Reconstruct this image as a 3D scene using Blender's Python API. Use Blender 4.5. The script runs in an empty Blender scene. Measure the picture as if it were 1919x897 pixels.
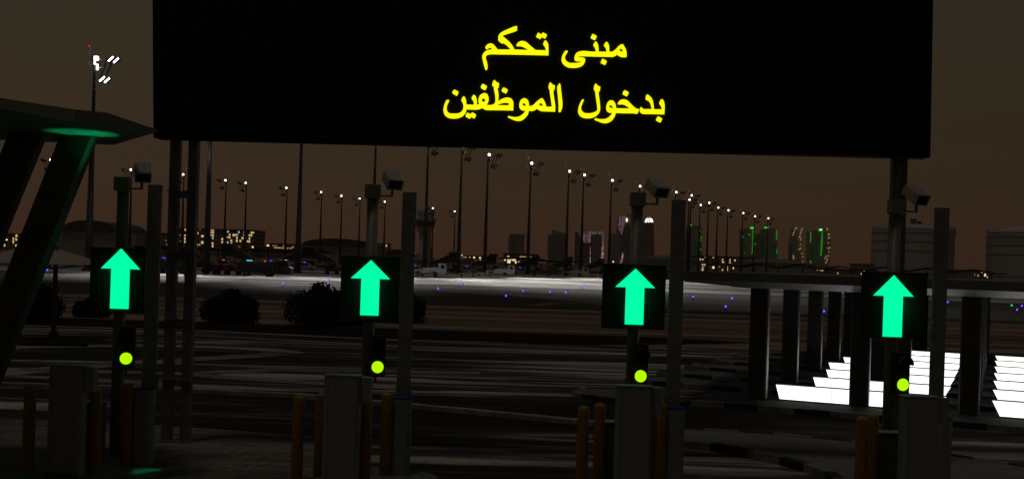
import bpy, math, random
from mathutils import Vector, Matrix
random.seed(7)
R = math.radians
PI = math.pi
scene = bpy.context.scene
col = scene.collection

# ------------------------------------------------------------------ camera
F = 2058.0; CX, CY = 959.5, 491.0; ROLL = R(1.83); CAMZ = 2.95
cam_data = bpy.data.cameras.new('camera')
cam_data.sensor_width = 36.0
cam_data.lens = 36.0 * F / 1919.0
cam_data.shift_y = (CY - 448.5) / 1919.0
cam_data.clip_start = 0.1
cam_data.clip_end = 30000
cam = bpy.data.objects.new('camera', cam_data)
col.objects.link(cam)
cam.matrix_world = Matrix.Translation((0, 0, CAMZ)) @ Matrix.Rotation(R(90), 4, 'X') @ Matrix.Rotation(ROLL, 4, 'Z')
scene.camera = cam

# ------------------------------------------------------------------ world: night sky with town glow
world = bpy.data.worlds.new("World")
scene.world = world
world.use_nodes = True
wn = world.node_tree; wn.nodes.clear()
wout = wn.nodes.new('ShaderNodeOutputWorld')
bg = wn.nodes.new('ShaderNodeBackground')
tc = wn.nodes.new('ShaderNodeTexCoord')
sp = wn.nodes.new('ShaderNodeSeparateXYZ')
wn.links.new(tc.outputs['Generated'], sp.inputs[0])
ramp = wn.nodes.new('ShaderNodeValToRGB')
e = ramp.color_ramp.elements
e[0].position = 0.0; e[0].color = (.012, .009, .007, 1)
e[1].position = 1.0; e[1].color = (.006, .007, .009, 1)
for p_, c_ in ((.49, (.020, .012, .008)), (.5, (.0395, .0185, .0112)), (.53, (.0370, .0220, .0122)), (.57, (.0340, .0245, .0138)), (.62, (.031, .0265, .0165)), (.75, (.014, .014, .012))):
    n = e.new(p_); n.color = (*c_, 1)
mr = wn.nodes.new('ShaderNodeMapRange')
mr.inputs[1].default_value = -1; mr.inputs[2].default_value = 1
wn.links.new(sp.outputs[2], mr.inputs[0]); wn.links.new(mr.outputs[0], ramp.inputs[0])
mx = wn.nodes.new('ShaderNodeMapRange')     # the glow of the town is stronger to the west
mx.inputs[1].default_value = -.5; mx.inputs[2].default_value = .5
mx.inputs[3].default_value = 1.08; mx.inputs[4].default_value = .84
wn.links.new(sp.outputs[0], mx.inputs[0])
wn.links.new(ramp.outputs[0], bg.inputs[0]); wn.links.new(mx.outputs[0], bg.inputs[1])
wn.links.new(bg.outputs[0], wout.inputs[0])

# moonlight, high and behind
sd = bpy.data.lights.new('moon', 'SUN'); sd.energy = 0.13; sd.angle = R(8); sd.color = (1, .9, .84)
so = bpy.data.objects.new('moon', sd); so.rotation_euler = (R(9), R(-8), 0); col.objects.link(so)

scene.view_settings.view_transform = 'Standard'
scene.view_settings.look = 'None'
scene.view_settings.exposure = 0
scene.view_settings.gamma = 1
scene.cycles.use_denoising = True
scene.cycles.max_bounces = 4
scene.cycles.use_light_tree = True

# ------------------------------------------------------------------ pixel helpers (survey of the place from the photograph)
cr, sr = math.cos(ROLL), math.sin(ROLL)
def ray(x, y):
    du, dv = x - CX, CY - y
    return Vector(((du*cr - dv*sr)/F, 1.0, (du*sr + dv*cr)/F))
def P(x, y, Y): return Vector((0, 0, CAMZ)) + ray(x, y)*Y
def G(x, y, z=0.0):
    d = ray(x, y); t = (z - CAMZ)/d.z
    return Vector((0, 0, CAMZ)) + d*t
def horizon(x): return CY + (x-CX)*math.tan(ROLL)

# ------------------------------------------------------------------ materials
def mat(name, color, rough=.7, metal=0, var=0, scale=3, emit=None, strength=1, spec=.3, stretch=None, color2=None, bump=0):
    m = bpy.data.materials.new(name); m.use_nodes = True
    nt = m.node_tree; b = nt.nodes['Principled BSDF']
    b.inputs['Base Color'].default_value = (*color, 1)
    b.inputs['Roughness'].default_value = rough
    b.inputs['Metallic'].default_value = metal
    b.inputs['Specular IOR Level'].default_value = spec
    if emit:
        b.inputs['Emission Color'].default_value = (*emit, 1)
        b.inputs['Emission Strength'].default_value = strength
        b.inputs['Base Color'].default_value = (0.01, 0.01, 0.01, 1)
        b.inputs['Specular IOR Level'].default_value = 0
    if var or color2:
        c = nt.nodes.new('ShaderNodeTexCoord')
        mp = nt.nodes.new('ShaderNodeMapping')
        if stretch: mp.inputs['Scale'].default_value = stretch
        nz = nt.nodes.new('ShaderNodeTexNoise'); nz.inputs['Scale'].default_value = scale
        nz.inputs['Detail'].default_value = 6; nz.inputs['Roughness'].default_value = .6
        nt.links.new(c.outputs['Object'], mp.inputs[0]); nt.links.new(mp.outputs[0], nz.inputs[0])
        rp = nt.nodes.new('ShaderNodeValToRGB')
        rp.color_ramp.elements[0].position = .3; rp.color_ramp.elements[1].position = .7
        lo = tuple(k*(1-var) for k in color)
        hi = color2 if color2 else tuple(min(1, k*(1+var)) for k in color)
        rp.color_ramp.elements[0].color = (*lo, 1); rp.color_ramp.elements[1].color = (*hi, 1)
        nt.links.new(nz.outputs['Fac'], rp.inputs[0]); nt.links.new(rp.outputs[0], b.inputs['Base Color'])
        if bump:
            bp = nt.nodes.new('ShaderNodeBump'); bp.inputs['Strength'].default_value = bump
            nt.links.new(nz.outputs['Fac'], bp.inputs['Height']); nt.links.new(bp.outputs[0], b.inputs['Normal'])
    return m

def ground_mat(name, dark, light, s1, s2, p0=.42, p1=.62, detail=7, rough=.85, warp=0.0, fine=.25, rotz=0.0, tint=None):
    """worn paving: two noises with different stretch across the ground, multiplied, mapped dark to light"""
    m = bpy.data.materials.new(name); m.use_nodes = True
    nt = m.node_tree; b = nt.nodes['Principled BSDF']
    b.inputs['Roughness'].default_value = rough; b.inputs['Specular IOR Level'].default_value = .12
    c = nt.nodes.new('ShaderNodeTexCoord')
    outs = []
    for s, d in ((s1, detail), (s2, 5)):
        mp = nt.nodes.new('ShaderNodeMapping'); mp.inputs['Scale'].default_value = s
        mp.inputs['Rotation'].default_value = (0, 0, rotz)
        nz = nt.nodes.new('ShaderNodeTexNoise'); nz.inputs['Scale'].default_value = 1
        nz.inputs['Detail'].default_value = d; nz.inputs['Roughness'].default_value = .58
        nz.inputs['Distortion'].default_value = warp
        nt.links.new(c.outputs['Object'], mp.inputs[0]); nt.links.new(mp.outputs[0], nz.inputs[0])
        outs.append(nz.outputs['Fac'])
    mix = nt.nodes.new('ShaderNodeMix'); mix.data_type = 'FLOAT'
    mix.inputs[0].default_value = .5
    nt.links.new(outs[0], mix.inputs[2]); nt.links.new(outs[1], mix.inputs[3])
    rp = nt.nodes.new('ShaderNodeValToRGB')
    rp.color_ramp.elements[0].position = p0; rp.color_ramp.elements[1].position = p1
    rp.color_ramp.elements[0].color = (*dark, 1); rp.color_ramp.elements[1].color = (*light, 1)
    if tint:
        n = rp.color_ramp.elements.new((p0+p1)/2); n.color = (*tint, 1)
    nt.links.new(mix.outputs[0], rp.inputs[0])
    g = nt.nodes.new('ShaderNodeTexNoise'); g.inputs['Scale'].default_value = 9; g.inputs['Detail'].default_value = 8
    nt.links.new(c.outputs['Object'], g.inputs[0])
    gm = nt.nodes.new('ShaderNodeMapRange'); gm.inputs[1].default_value = .3; gm.inputs[2].default_value = .7
    gm.inputs[3].default_value = 1-fine; gm.inputs[4].default_value = 1+fine
    nt.links.new(g.outputs['Fac'], gm.inputs[0])
    mm = nt.nodes.new('ShaderNodeMix'); mm.data_type = 'RGBA'; mm.blend_type = 'MULTIPLY'; mm.inputs[0].default_value = 1
    nt.links.new(rp.outputs[0], mm.inputs[6]); nt.links.new(gm.outputs[0], mm.inputs[7])
    nt.links.new(mm.outputs[2], b.inputs['Base Color'])
    return m

M = {}
M['post'] = mat('galvanised_grey', (.22, .22, .20), .55, .3, .25, 6)
M['cabinet'] = mat('cabinet_grey', (.27, .27, .245), .5, 0, .12, 9)
M['cabinet_dark'] = mat('cabinet_dark', (.10, .10, .10), .6, 0, .2, 9)
M['sign_face'] = mat('sign_face', (.035, .035, .033), .8, spec=.1)
M['black'] = mat('black_plastic', (.022, .022, .022), .55, 0, .3, 20)
M['screen'] = mat('screen_black', (.016, .016, .013), .8, 0, spec=.1)
M['glass'] = mat('dark_glass', (.006, .006, .007), .3, 0, spec=.3)
M['camera'] = mat('camera_housing', (.42, .38, .37), .5, 0, .08, 20)
M['bollard'] = mat('bollard_yellow', (.31, .15, .013), .5, 0, .35, 14)
M['blue'] = mat('blue_paint', (.03, .03, .17), .5)
M['arrow'] = mat('arrow_light', (0, 0, 0), emit=(.0015, 1, .40), strength=1.0)
M['lens'] = mat('green_lens', (0, 0, 0), emit=(.48, 1.0, 0), strength=1.0)
M['letters'] = mat('yellow_leds', (0, 0, 0), emit=(1, 1, .002), strength=1.0)
M['canopy'] = mat('canopy_metal', (.20, .20, .19), .5, .2, .2, 1.5)
M['canopy_dark'] = mat('canopy_column', (.09, .09, .085), .5, .1, .2, 2)
M['conc_col'] = mat('painted_column', (.11, .11, .105), .4, .0, .25, 2)
M['panel'] = mat('luminous_panel', (0, 0, 0), emit=(1, .99, .97), strength=1.5)
M['seam'] = mat('panel_seam', (0, 0, 0), emit=(.7, .7, .68), strength=1)
M['tray'] = mat('panel_frame', (.25, .25, .24), .6)
M['mast'] = mat('mast_steel', (.09, .09, .09), .6, .3, .2, .5)
M['lampbox'] = mat('lamp_housing', (.02, .02, .02), .6)
M['lamp_on'] = mat('floodlight_on', (0, 0, 0), emit=(.95, .97, 1), strength=6)
M['arm_metal'] = mat('bare_arm', (.5, .5, .52), .4, .5)
M['red'] = mat('red_beacon', (0, 0, 0), emit=(1, .03, .02), strength=.7)
M['rod'] = mat('aerial_white', (.8, .78, .8), .5, emit=None)
M['blue_light'] = mat('taxiway_blue', (0, 0, 0), emit=(.10, .05, 1), strength=3.0)
M['green_light'] = mat('taxiway_green', (0, 0, 0), emit=(.02, 1, .2), strength=1.0)
M['beacon_blue'] = mat('vehicle_beacon_blue', (0, 0, 0), emit=(.06, .06, 1), strength=1.0)
M['beacon_cyan'] = mat('vehicle_beacon_cyan', (0, 0, 0), emit=(.1, .7, 1), strength=.9)
M['beacon_orange'] = mat('vehicle_beacon_orange', (0, 0, 0), emit=(.7, .10, .02), strength=.7)
M['win'] = mat('lit_window', (0, 0, 0), emit=(.72, .50, .20), strength=.9)
M['win_white'] = mat('lit_window_white', (0, 0, 0), emit=(.45, .50, .55), strength=.8)
M['win_dim'] = mat('lit_window_dim', (0, 0, 0), emit=(.30, .20, .08), strength=.8)
M['win_bright'] = mat('lit_window_bright', (0, 0, 0), emit=(1, .78, .38), strength=1.0)
M['streetlight'] = mat('streetlight', (0, 0, 0), emit=(1, .80, .58), strength=1.5)
M['green_glow'] = mat('green_facade_light', (0, 0, 0), emit=(.02, .26, .02), strength=.8)
M['green_dim'] = mat('green_facade_dim', (0, 0, 0), emit=(.015, .10, .01), strength=.14)
M['green_bright'] = mat('green_roof_light', (0, 0, 0), emit=(.05, .9, .04), strength=.8)
M['crown_white'] = mat('crown_light', (0, 0, 0), emit=(1, .93, .85), strength=1.6)
M['truck_white'] = mat('truck_white', (.46, .49, .50), .45, 0, .12, 3)
M['truck_dark'] = mat('truck_dark', (.035, .035, .035), .5, 0, .2, 3)
M['tyre'] = mat('tyre', (.012, .012, .012), .9)
M['rim'] = mat('rim', (.12, .12, .12), .5, .4)
M['steel_pale'] = mat('trolley_steel', (.45, .45, .43), .5, .2)
M['yellow'] = mat('yellow_rail', (.85, .50, .03), .5)
M['tail'] = mat('tail_lamp', (.5, .05, .02), .4)
M['stairs'] = mat('stairs_grey', (.09, .09, .09), .6, 0, .2, 2)
M['tent'] = mat('canvas', (.52, .43, .33), .85, 0, .08, 2)
M['leaf'] = mat('leaf', (.016, .018, .008), .8, 0, .5, 3)
M['wood'] = mat('wood', (.05, .035, .02), .9)
M['kerb_white'] = mat('kerb_white', (.24, .235, .22), .8, 0, .45, 5)
M['kerb_black'] = mat('kerb_black', (.03, .03, .03), .8, 0, .4, 5)
M['kerb'] = mat('kerb_concrete', (.34, .31, .28), .8, 0, .5, 3)
M['paving'] = ground_mat('island_paving', (.13, .125, .12), (.23, .22, .205), (.5, 1.2, 1), (2, 3, 1), .35, .7, fine=.25)
M['paving_pale'] = ground_mat('plaza_paving', (.20, .19, .175), (.27, .255, .235), (.3, .7, 1), (1.5, 3, 1), .35, .7, fine=.2)

def wall_mat(name, c, brick=None, mortar=None, scale=1.0, bw=.5, rh=.25, msize=.02):
    m = bpy.data.materials.new(name); m.use_nodes = True
    nt = m.node_tree; b = nt.nodes['Principled BSDF']; b.inputs['Roughness'].default_value = .8
    b.inputs['Specular IOR Level'].default_value = .15
    t = nt.nodes.new('ShaderNodeTexCoord')
    sx = nt.nodes.new('ShaderNodeSeparateXYZ'); nt.links.new(t.outputs['Object'], sx.inputs[0])
    cx = nt.nodes.new('ShaderNodeCombineXYZ')
    ad = nt.nodes.new('ShaderNodeMath'); ad.operation = 'ADD'
    nt.links.new(sx.outputs[0], ad.inputs[0]); nt.links.new(sx.outputs[1], ad.inputs[1])
    nt.links.new(ad.outputs[0], cx.inputs[0]); nt.links.new(sx.outputs[2], cx.inputs[1])
    br = nt.nodes.new('ShaderNodeTexBrick'); br.offset = 0
    br.inputs['Scale'].default_value = scale
    br.inputs['Color1'].default_value = (*(brick or tuple(k*.5 for k in c)), 1)
    br.inputs['Color2'].default_value = (*tuple(k*.85 for k in (brick or c)), 1)
    br.inputs['Mortar'].default_value = (*c, 1)
    br.inputs['Mortar Size'].default_value = msize
    br.inputs['Brick Width'].default_value = bw; br.inputs['Row Height'].default_value = rh
    nt.links.new(cx.outputs[0], br.inputs[0]); nt.links.new(br.outputs[0], b.inputs['Base Color'])
    return m
M['hotel'] = wall_mat('hotel_wall', (.38, .32, .25), (.17, .15, .12), bw=3.4, rh=3.3, msize=.75)
M['hotel2'] = wall_mat('block_wall', (.50, .45, .36), (.24, .22, .18), bw=3.0, rh=3.3, msize=.8)
M['tower'] = wall_mat('tower_wall', (.44, .42, .38), (.36, .34, .31), bw=4, rh=4, msize=.5)
M['tower_grid'] = wall_mat('tower_grid_wall', (.60, .56, .50), (.17, .16, .145), bw=5, rh=3.6, msize=1.1)
M['tower_dark'] = wall_mat('tower_dark_wall', (.44, .40, .37), (.25, .23, .215), bw=3, rh=5, msize=.6)
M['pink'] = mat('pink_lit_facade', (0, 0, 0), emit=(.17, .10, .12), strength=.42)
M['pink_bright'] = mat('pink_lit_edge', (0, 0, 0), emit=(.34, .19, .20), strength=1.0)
for key in ('pink', 'pink_bright'):      # uneven floodlight on the latticed facade, painted in as emission
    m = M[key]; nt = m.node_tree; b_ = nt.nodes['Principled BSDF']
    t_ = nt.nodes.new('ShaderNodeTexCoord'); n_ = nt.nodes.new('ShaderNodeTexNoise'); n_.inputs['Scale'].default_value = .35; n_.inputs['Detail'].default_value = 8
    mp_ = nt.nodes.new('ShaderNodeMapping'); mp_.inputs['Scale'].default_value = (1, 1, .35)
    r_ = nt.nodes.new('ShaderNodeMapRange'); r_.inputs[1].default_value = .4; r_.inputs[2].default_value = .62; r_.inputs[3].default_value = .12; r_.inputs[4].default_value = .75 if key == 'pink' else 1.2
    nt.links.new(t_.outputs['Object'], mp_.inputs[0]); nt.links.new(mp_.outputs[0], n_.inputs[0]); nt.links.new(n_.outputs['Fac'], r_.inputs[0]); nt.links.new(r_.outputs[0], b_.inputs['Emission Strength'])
M['hangar'] = mat('hangar_wall', (.42, .40, .36), .8, 0, .12, .02)
M['hangar_roof'] = mat('hangar_roof', (.13, .12, .11), .9, 0, .2, .05)
M['tank'] = wall_mat('tank_plates', (.54, .53, .52), (.60, .59, .57), bw=10, rh=11, msize=.2)
M['tank_ring'] = mat('tank_ring', (.16, .06, .03), .8)
M['ctower'] = mat('control_tower', (.58, .57, .54), .7, 0, .1, .1)
M['ctower_dark'] = mat('control_tower_cab', (.20, .20, .19), .5)
M['wave_roof'] = mat('wave_roof', (.07, .045, .025), .8)

# ------------------------------------------------------------------ mesh builder
class MB:
    def __init__(s): s.v = []; s.f = []; s.mi = []
    def face(s, idx, mi=0): s.f.append(tuple(idx)); s.mi.append(mi)
    def quad(s, a, b, c, d, mi=0):
        n = len(s.v); s.v += [Vector(p) for p in (a, b, c, d)]; s.face((n, n+1, n+2, n+3), mi)
    def hexa(s, p, mi=0):   # p: 4 bottom (ccw) + 4 top
        n = len(s.v); s.v += [Vector(q) for q in p]
        for q in ((3, 2, 1, 0), (4, 5, 6, 7), (0, 1, 5, 4), (1, 2, 6, 5), (2, 3, 7, 6), (3, 0, 4, 7)):
            s.face([n+k for k in q], mi)
    def box(s, c, d, rz=0, mi=0, M4=None):
        x, y, z = d[0]/2, d[1]/2, d[2]/2
        pts = [(-x,-y,-z),(x,-y,-z),(x,y,-z),(-x,y,-z),(-x,-y,z),(x,-y,z),(x,y,z),(-x,y,z)]
        T = Matrix.Translation(c) @ (M4 if M4 is not None else Matrix.Rotation(rz, 4, 'Z'))
        s.hexa([T @ Vector(q) for q in pts], mi); return s
    def cbox(s, c, d, ch, rz=0, mi=0):   # box with chamfered upright edges
        x, y, z = d[0]/2, d[1]/2, d[2]/2
        o = [(-x+ch,-y),(x-ch,-y),(x,-y+ch),(x,y-ch),(x-ch,y),(-x+ch,y),(-x,y-ch),(-x,-y+ch)]
        T = Matrix.Translation(c) @ Matrix.Rotation(rz, 4, 'Z')
        s.prism([(T @ Vector((a, b, 0)))[:2] for a, b in o], c[2]-z, c[2]+z, mi); return s
    def prism(s, poly, z0, z1, mi=0, mtop=None):
        n = len(s.v); k = len(poly)
        s.v += [Vector((p[0], p[1], z0)) for p in poly] + [Vector((p[0], p[1], z1)) for p in poly]
        s.face([n+i for i in range(k)][::-1], mi); s.face([n+k+i for i in range(k)], mi if mtop is None else mtop)
        for i in range(k):
            j = (i+1) % k; s.face((n+i, n+j, n+k+j, n+k+i), mi)
        return s
    def prism_y(s, poly, y0, y1, mi=0):   # polygon in xz, extruded along y
        n = len(s.v); k = len(poly)
        s.v += [Vector((p[0], y0, p[1])) for p in poly] + [Vector((p[0], y1, p[1])) for p in poly]
        s.face([n+i for i in range(k)], mi); s.face([n+k+i for i in range(k)][::-1], mi)
        for i in range(k):
            j = (i+1) % k; s.face((n+j, n+i, n+k+i, n+k+j), mi)
        return s
    def tube(s, a, b, r0, r1=None, n=10, mi=0, cap=True):
        a, b = Vector(a), Vector(b); r1 = r0 if r1 is None else r1
        d = (b-a).normalized(); u = d.orthogonal().normalized(); w = d.cross(u)
        k = len(s.v)
        for p, r in ((a, r0), (b, r1)):
            for i in range(n):
                t = 2*PI*i/n; s.v.append(p + u*math.cos(t)*r + w*math.sin(t)*r)
        for i in range(n):
            j = (i+1) % n; s.face((k+i, k+j, k+n+j, k+n+i), mi)
        if cap: s.face([k+i for i in range(n)][::-1], mi); s.face([k+n+i for i in range(n)], mi)
        return s
    def lathe(s, prof, c=(0, 0, 0), n=20, mi=0):
        k = len(s.v)
        for r, z in prof:
            for i in range(n):
                t = 2*PI*i/n; s.v.append(Vector((c[0]+r*math.cos(t), c[1]+r*math.sin(t), c[2]+z)))
        for q in range(len(prof)-1):
            for i in range(n):
                j = (i+1) % n; a = k+q*n
                s.face((a+i, a+j, a+n+j, a+n+i), mi)
        s.face([k+i for i in range(n)][::-1], mi); a = k+(len(prof)-1)*n; s.face([a+i for i in range(n)], mi)
        return s
    def build(s, name, mats, parent=None, smooth=False, bevel=0, off=None):
        me = bpy.data.meshes.new(name)
        off = Vector(off) if off is not None else Vector((0, 0, 0))
        me.from_pydata([tuple(v-off) for v in s.v], [], s.f)
        for m in (mats if isinstance(mats, (list, tuple)) else [mats]): me.materials.append(m)
        for p, i in zip(me.polygons, s.mi): p.material_index = i; p.use_smooth = smooth
        me.update()
        o = bpy.data.objects.new(name, me); col.objects.link(o)
        if parent is not None: o.parent = parent
        if bevel:
            b = o.modifiers.new('bevel', 'BEVEL'); b.width = bevel; b.segments = 2; b.limit_method = 'ANGLE'
        return o

def tag(o, label, cat, group=None):
    o['label'] = label; o['category'] = cat
    if group: o['group'] = group
    return o
def thing(name, label, cat, loc=(0, 0, 0), rz=0, group=None):
    o = bpy.data.objects.new(name, None); o.empty_display_size = .3
    o.location = loc; o.rotation_euler = (0, 0, rz); col.objects.link(o)
    return tag(o, label, cat, group)
def struct(o): o['kind'] = 'structure'; return o
def kids(o): return [c for c in bpy.data.objects if c.parent == o]
KCACHE = {}
def copy_tree(o, label, loc, rz=None, group=None):
    def rec(a, parent):
        c = a.copy(); col.objects.link(c)
        if parent is not None: c.parent = parent
        if a.name not in KCACHE: KCACHE[a.name] = kids(a)
        for ch in KCACHE[a.name]: rec(ch, c)
        return c
    r = rec(o, None); r.location = loc
    if rz is not None: r.rotation_euler = (0, 0, rz)
    r['label'] = label
    if group: r['group'] = group
    return r

# ================================================================== GROUND
M['earth'] = ground_mat('earth', (.10, .066, .045), (.40, .28, .20), (.012, .22, 1), (.006, .55, 1), .44, .58, fine=.12)
M['road'] = ground_mat('road', (.030, .025, .021), (.62, .53, .45), (.045, .26, 1), (.12, 1.3, 1), .45, .60, warp=1.0, fine=.2, tint=(.085, .075, .066))
M['apron'] = ground_mat('apron', (.10, .10, .10), (.78, .76, .72), (.0007, .045, 1), (.0015, .13, 1), .43, .57, fine=.1)
M['taxiway'] = ground_mat('taxiway', (.12, .112, .10), (.20, .19, .172), (.004, .08, 1), (.03, .3, 1), .38, .64, fine=.2)
M['dark_turf'] = ground_mat('dark_turf', (.045, .043, .036), (.065, .062, .052), (.01, .05, 1), (.2, .8, 1), .38, .64, fine=.2)
M['bed'] = ground_mat('planting_bed', (.008, .005, .004), (.02, .012, .008), (.1, .4, 1), (.5, 2, 1), .38, .64, fine=.3)
def sheet(name, pts, z, m):
    b = MB(); n = len(b.v)
    b.v += [Vector((p[0], p[1], z)) for p in pts]; b.face(list(range(len(pts))))
    o = b.build(name, m); struct(o)
    if o.data.polygons[0].normal.z < 0: o.data.flip_normals()
    return o
b = MB()      # one ground sheet: small cells near the lanes, large ones out to the horizon
xs_ = [-12000, -4000, -1500, -600] + list(range(-300, 301, 50)) + [600, 1500, 4000, 12000]
ys_ = [-400, -100, -40] + list(range(0, 301, 25)) + [400, 600, 1000, 2000, 5000, 14000]
b.v = [Vector((x, y, 0)) for y in ys_ for x in xs_]
for j in range(len(ys_)-1):
    for i in range(len(xs_)-1):
        a = j*len(xs_)+i; b.face((a, a+1, a+1+len(xs_), a+len(xs_)))
struct(b.build('ground', M['earth']))
sheet('road', [(-60, -30), (60, -30), (60, 38), (30, 40.5), (-60, 40.5)], .004, M['road'])
sheet('planting_bed_soil', [(-60, 40.5), (3, 40.3), (6.5, 42.2), (10.5, 44.6), (6, 46.0), (-60, 46.5)], .008, M['bed'])
sheet('turf', [(-200, 71), (200, 70), (200, 76), (7.5, 76.5), (5.5, 86), (0, 97), (-12, 105), (-60, 112), (-200, 116)], .004, M['dark_turf'])
sheet('taxiway', [(200, 76), (200, 126), (-200, 118), (-200, 116), (-60, 112), (-12, 105), (0, 97), (5.5, 86), (7.5, 76.5)], .004, M['taxiway'])
sheet('apron', [(-200, 118), (200, 126), (260, 300), (60, 330), (-60, 200), (-200, 175)], .010, M['apron'])
# concrete forecourt round the lanes
sheet('forecourt', [(-14, 8), (-2.1, 8), (-1.2, 13.5), (-2.0, 15.6), (-3.2, 18.0), (-6, 18.6), (-14, 19)], .008,
      ground_mat('forecourt_concrete', (.10, .085, .07), (.30, .25, .205), (.25, .8, 1), (1.5, 5, 1), .38, .62, fine=.35))
# yellow taxiway lines
def strip(name, pts, w, z, m, zb=None):
    b = MB()
    pts = [Vector((p[0], p[1], 0)) for p in pts]
    L = []
    for i, p in enumerate(pts):
        d = (pts[min(i+1, len(pts)-1)] - pts[max(i-1, 0)]).normalized(); nrm = Vector((-d.y, d.x, 0))*w/2
        L.append((p+nrm, p-nrm))
    for i in range(len(L)-1):
        a, b_ = L[i]; c, d = L[i+1]
        if zb is None:
            b.quad(a+Vector((0,0,z)), b_+Vector((0,0,z)), d+Vector((0,0,z)), c+Vector((0,0,z)))
        else:
            b.hexa([a+Vector((0,0,zb)), b_+Vector((0,0,zb)), d+Vector((0,0,zb)), c+Vector((0,0,zb)), a+Vector((0,0,z)), b_+Vector((0,0,z)), d+Vector((0,0,z)), c+Vector((0,0,z))], 0)
    return b.build(name, m)
yl = mat('yellow_line', (.20, .15, .03), .8, 0, .3, .5)
struct(strip('taxiway_line', [G(1000, 573)[:2], G(1030, 569)[:2], G(1060, 567.5)[:2], G(1150, 568.5)[:2], G(1250, 571)[:2]], 1.0, .014, yl))
struct(strip('taxiway_line', [G(485, 537)[:2], G(520, 535)[:2], G(560, 533.5)[:2]], 1.6, .014, yl))
# low kerb running across the road and kerb on the left
struct(strip('kerb', [G(-60, 722)[:2], G(300, 733)[:2], G(560, 745)[:2], G(780, 765)[:2], G(1010, 787)[:2], G(1112, 797)[:2]], .22, .09, M['kerb'], 0))
struct(strip('kerb', [G(40, 641, .1)[:2], G(100, 642, .1)[:2], G(163, 643, .1)[:2]], .30, .13, M['kerb_black'], 0))
struct(strip('road_line', [G(-60, 607)[:2], G(380, 620)[:2], G(800, 640)[:2], G(1250, 660)[:2], G(1700, 672)[:2]], .5, .013, mat('worn_white_line', (.36, .30, .26), .8, 0, .5, .6)))
struct(strip('road_line', [G(-60, 616)[:2], G(380, 629)[:2], G(800, 651)[:2], G(1250, 668)[:2]], .35, .013, bpy.data.materials['worn_white_line']))
struct(strip('road_line', [G(440, 781)[:2], G(560, 786)[:2]], .06, .013, bpy.data.materials['worn_white_line']))

worn = ground_mat('worn_paving', (.06, .055, .05), (.50, .44, .385), (.25, .9, 1), (.10, 1.6, 1), .38, .60, warp=.8, fine=.25)
struct(strip('worn_road_lane', [G(x, y)[:2] for x, y in ((-60, 655), (90, 649), (260, 647), (400, 650), (500, 655), (545, 660), (500, 665), (400, 671), (250, 680), (90, 692), (-60, 706))], .95, .012, worn))
struct(strip('worn_road_lane', [G(x, y)[:2] for x, y in ((900, 700), (640, 695), (480, 695), (385, 699), (370, 703), (420, 708), (560, 716), (760, 728))], .7, .016, worn))
# pale kerbed island, bottom right
def kerbed(name, pts, h=.13, top='paving', seg=.9, inset=.16, start=0):
    """island with a black-and-white painted kerb round it"""
    b = MB(); k = len(pts); pv = [Vector((p[0], p[1], 0)) for p in pts]
    cen = sum(pv, Vector((0,0,0)))/k
    t = start
    inner = []
    for i in range(k):
        d1 = (pv[i]-pv[i-1]).normalized(); d2 = (pv[(i+1) % k]-pv[i]).normalized()
        d = (d1+d2)
        d = d.normalized() if d.length > 1e-4 else d2
        nrm = Vector((-d.y, d.x, 0)); inner.append(pv[i]+nrm*inset)
    for i in range(k):
        a, c = pv[i], pv[(i+1) % k]; ia, ic = inner[i], inner[(i+1) % k]
        L = (c-a).length; n = max(1, round(L/seg))
        for q in range(n):
            f0, f1 = q/n, (q+1)/n
            p0, p1 = a.lerp(c, f0), a.lerp(c, f1); q0, q1 = ia.lerp(ic, f0), ia.lerp(ic, f1)
            m = int(t) % 2; t += 1
            b.hexa([p0, p1, q1, q0, p0+Vector((0,0,h)), p1+Vector((0,0,h)), q1+Vector((0,0,h)), q0+Vector((0,0,h))], m)
    o = b.build(name, [M['kerb_white'], M['kerb_black']])
    o['kind'] = 'structure'
    b2 = MB(); b2.prism([tuple(p[:2]) for p in inner], 0.0, h-.012)
    o2 = b2.build('pavement', M[top], o)
    return o
pts = [G(1150, 826), G(1255, 838), G(1330, 845), G(1400, 858), G(1460, 871), G(1505, 884), G(1545, 899), G(1575, 925), G(1620, 980),
       Vector((9, 11.2, 0)), Vector((12, 13.5, 0)), G(1960, 892), G(1769, 862), G(1600, 838), G(1450, 823), G(1250, 811)]
kerbed('pavement_island', [p[:2] for p in pts], .13, 'paving_pale', .55)
# small nose of an island left of the third ticket machine
kerbed('pavement_island', [p[:2] for p in (G(1072, 741), G(1090, 747), G(1160, 757), G(1262, 766), G(1300, 757), G(1230, 742), G(1160, 734), G(1092, 731.5))], .10, 'paving', .8)

# ================================================================== RIGHT CAR-WASH-LIKE SHELTER ON COLUMNS WITH LIGHT PANELS
O = Vector((5.5, 24.2, 0)); A = Vector((.9135, -.4067, 0)); B = Vector((.4067, .9135, 0))
def ab(a, b, z=0): return O + A*a + B*b + Vector((0, 0, z))
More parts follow.
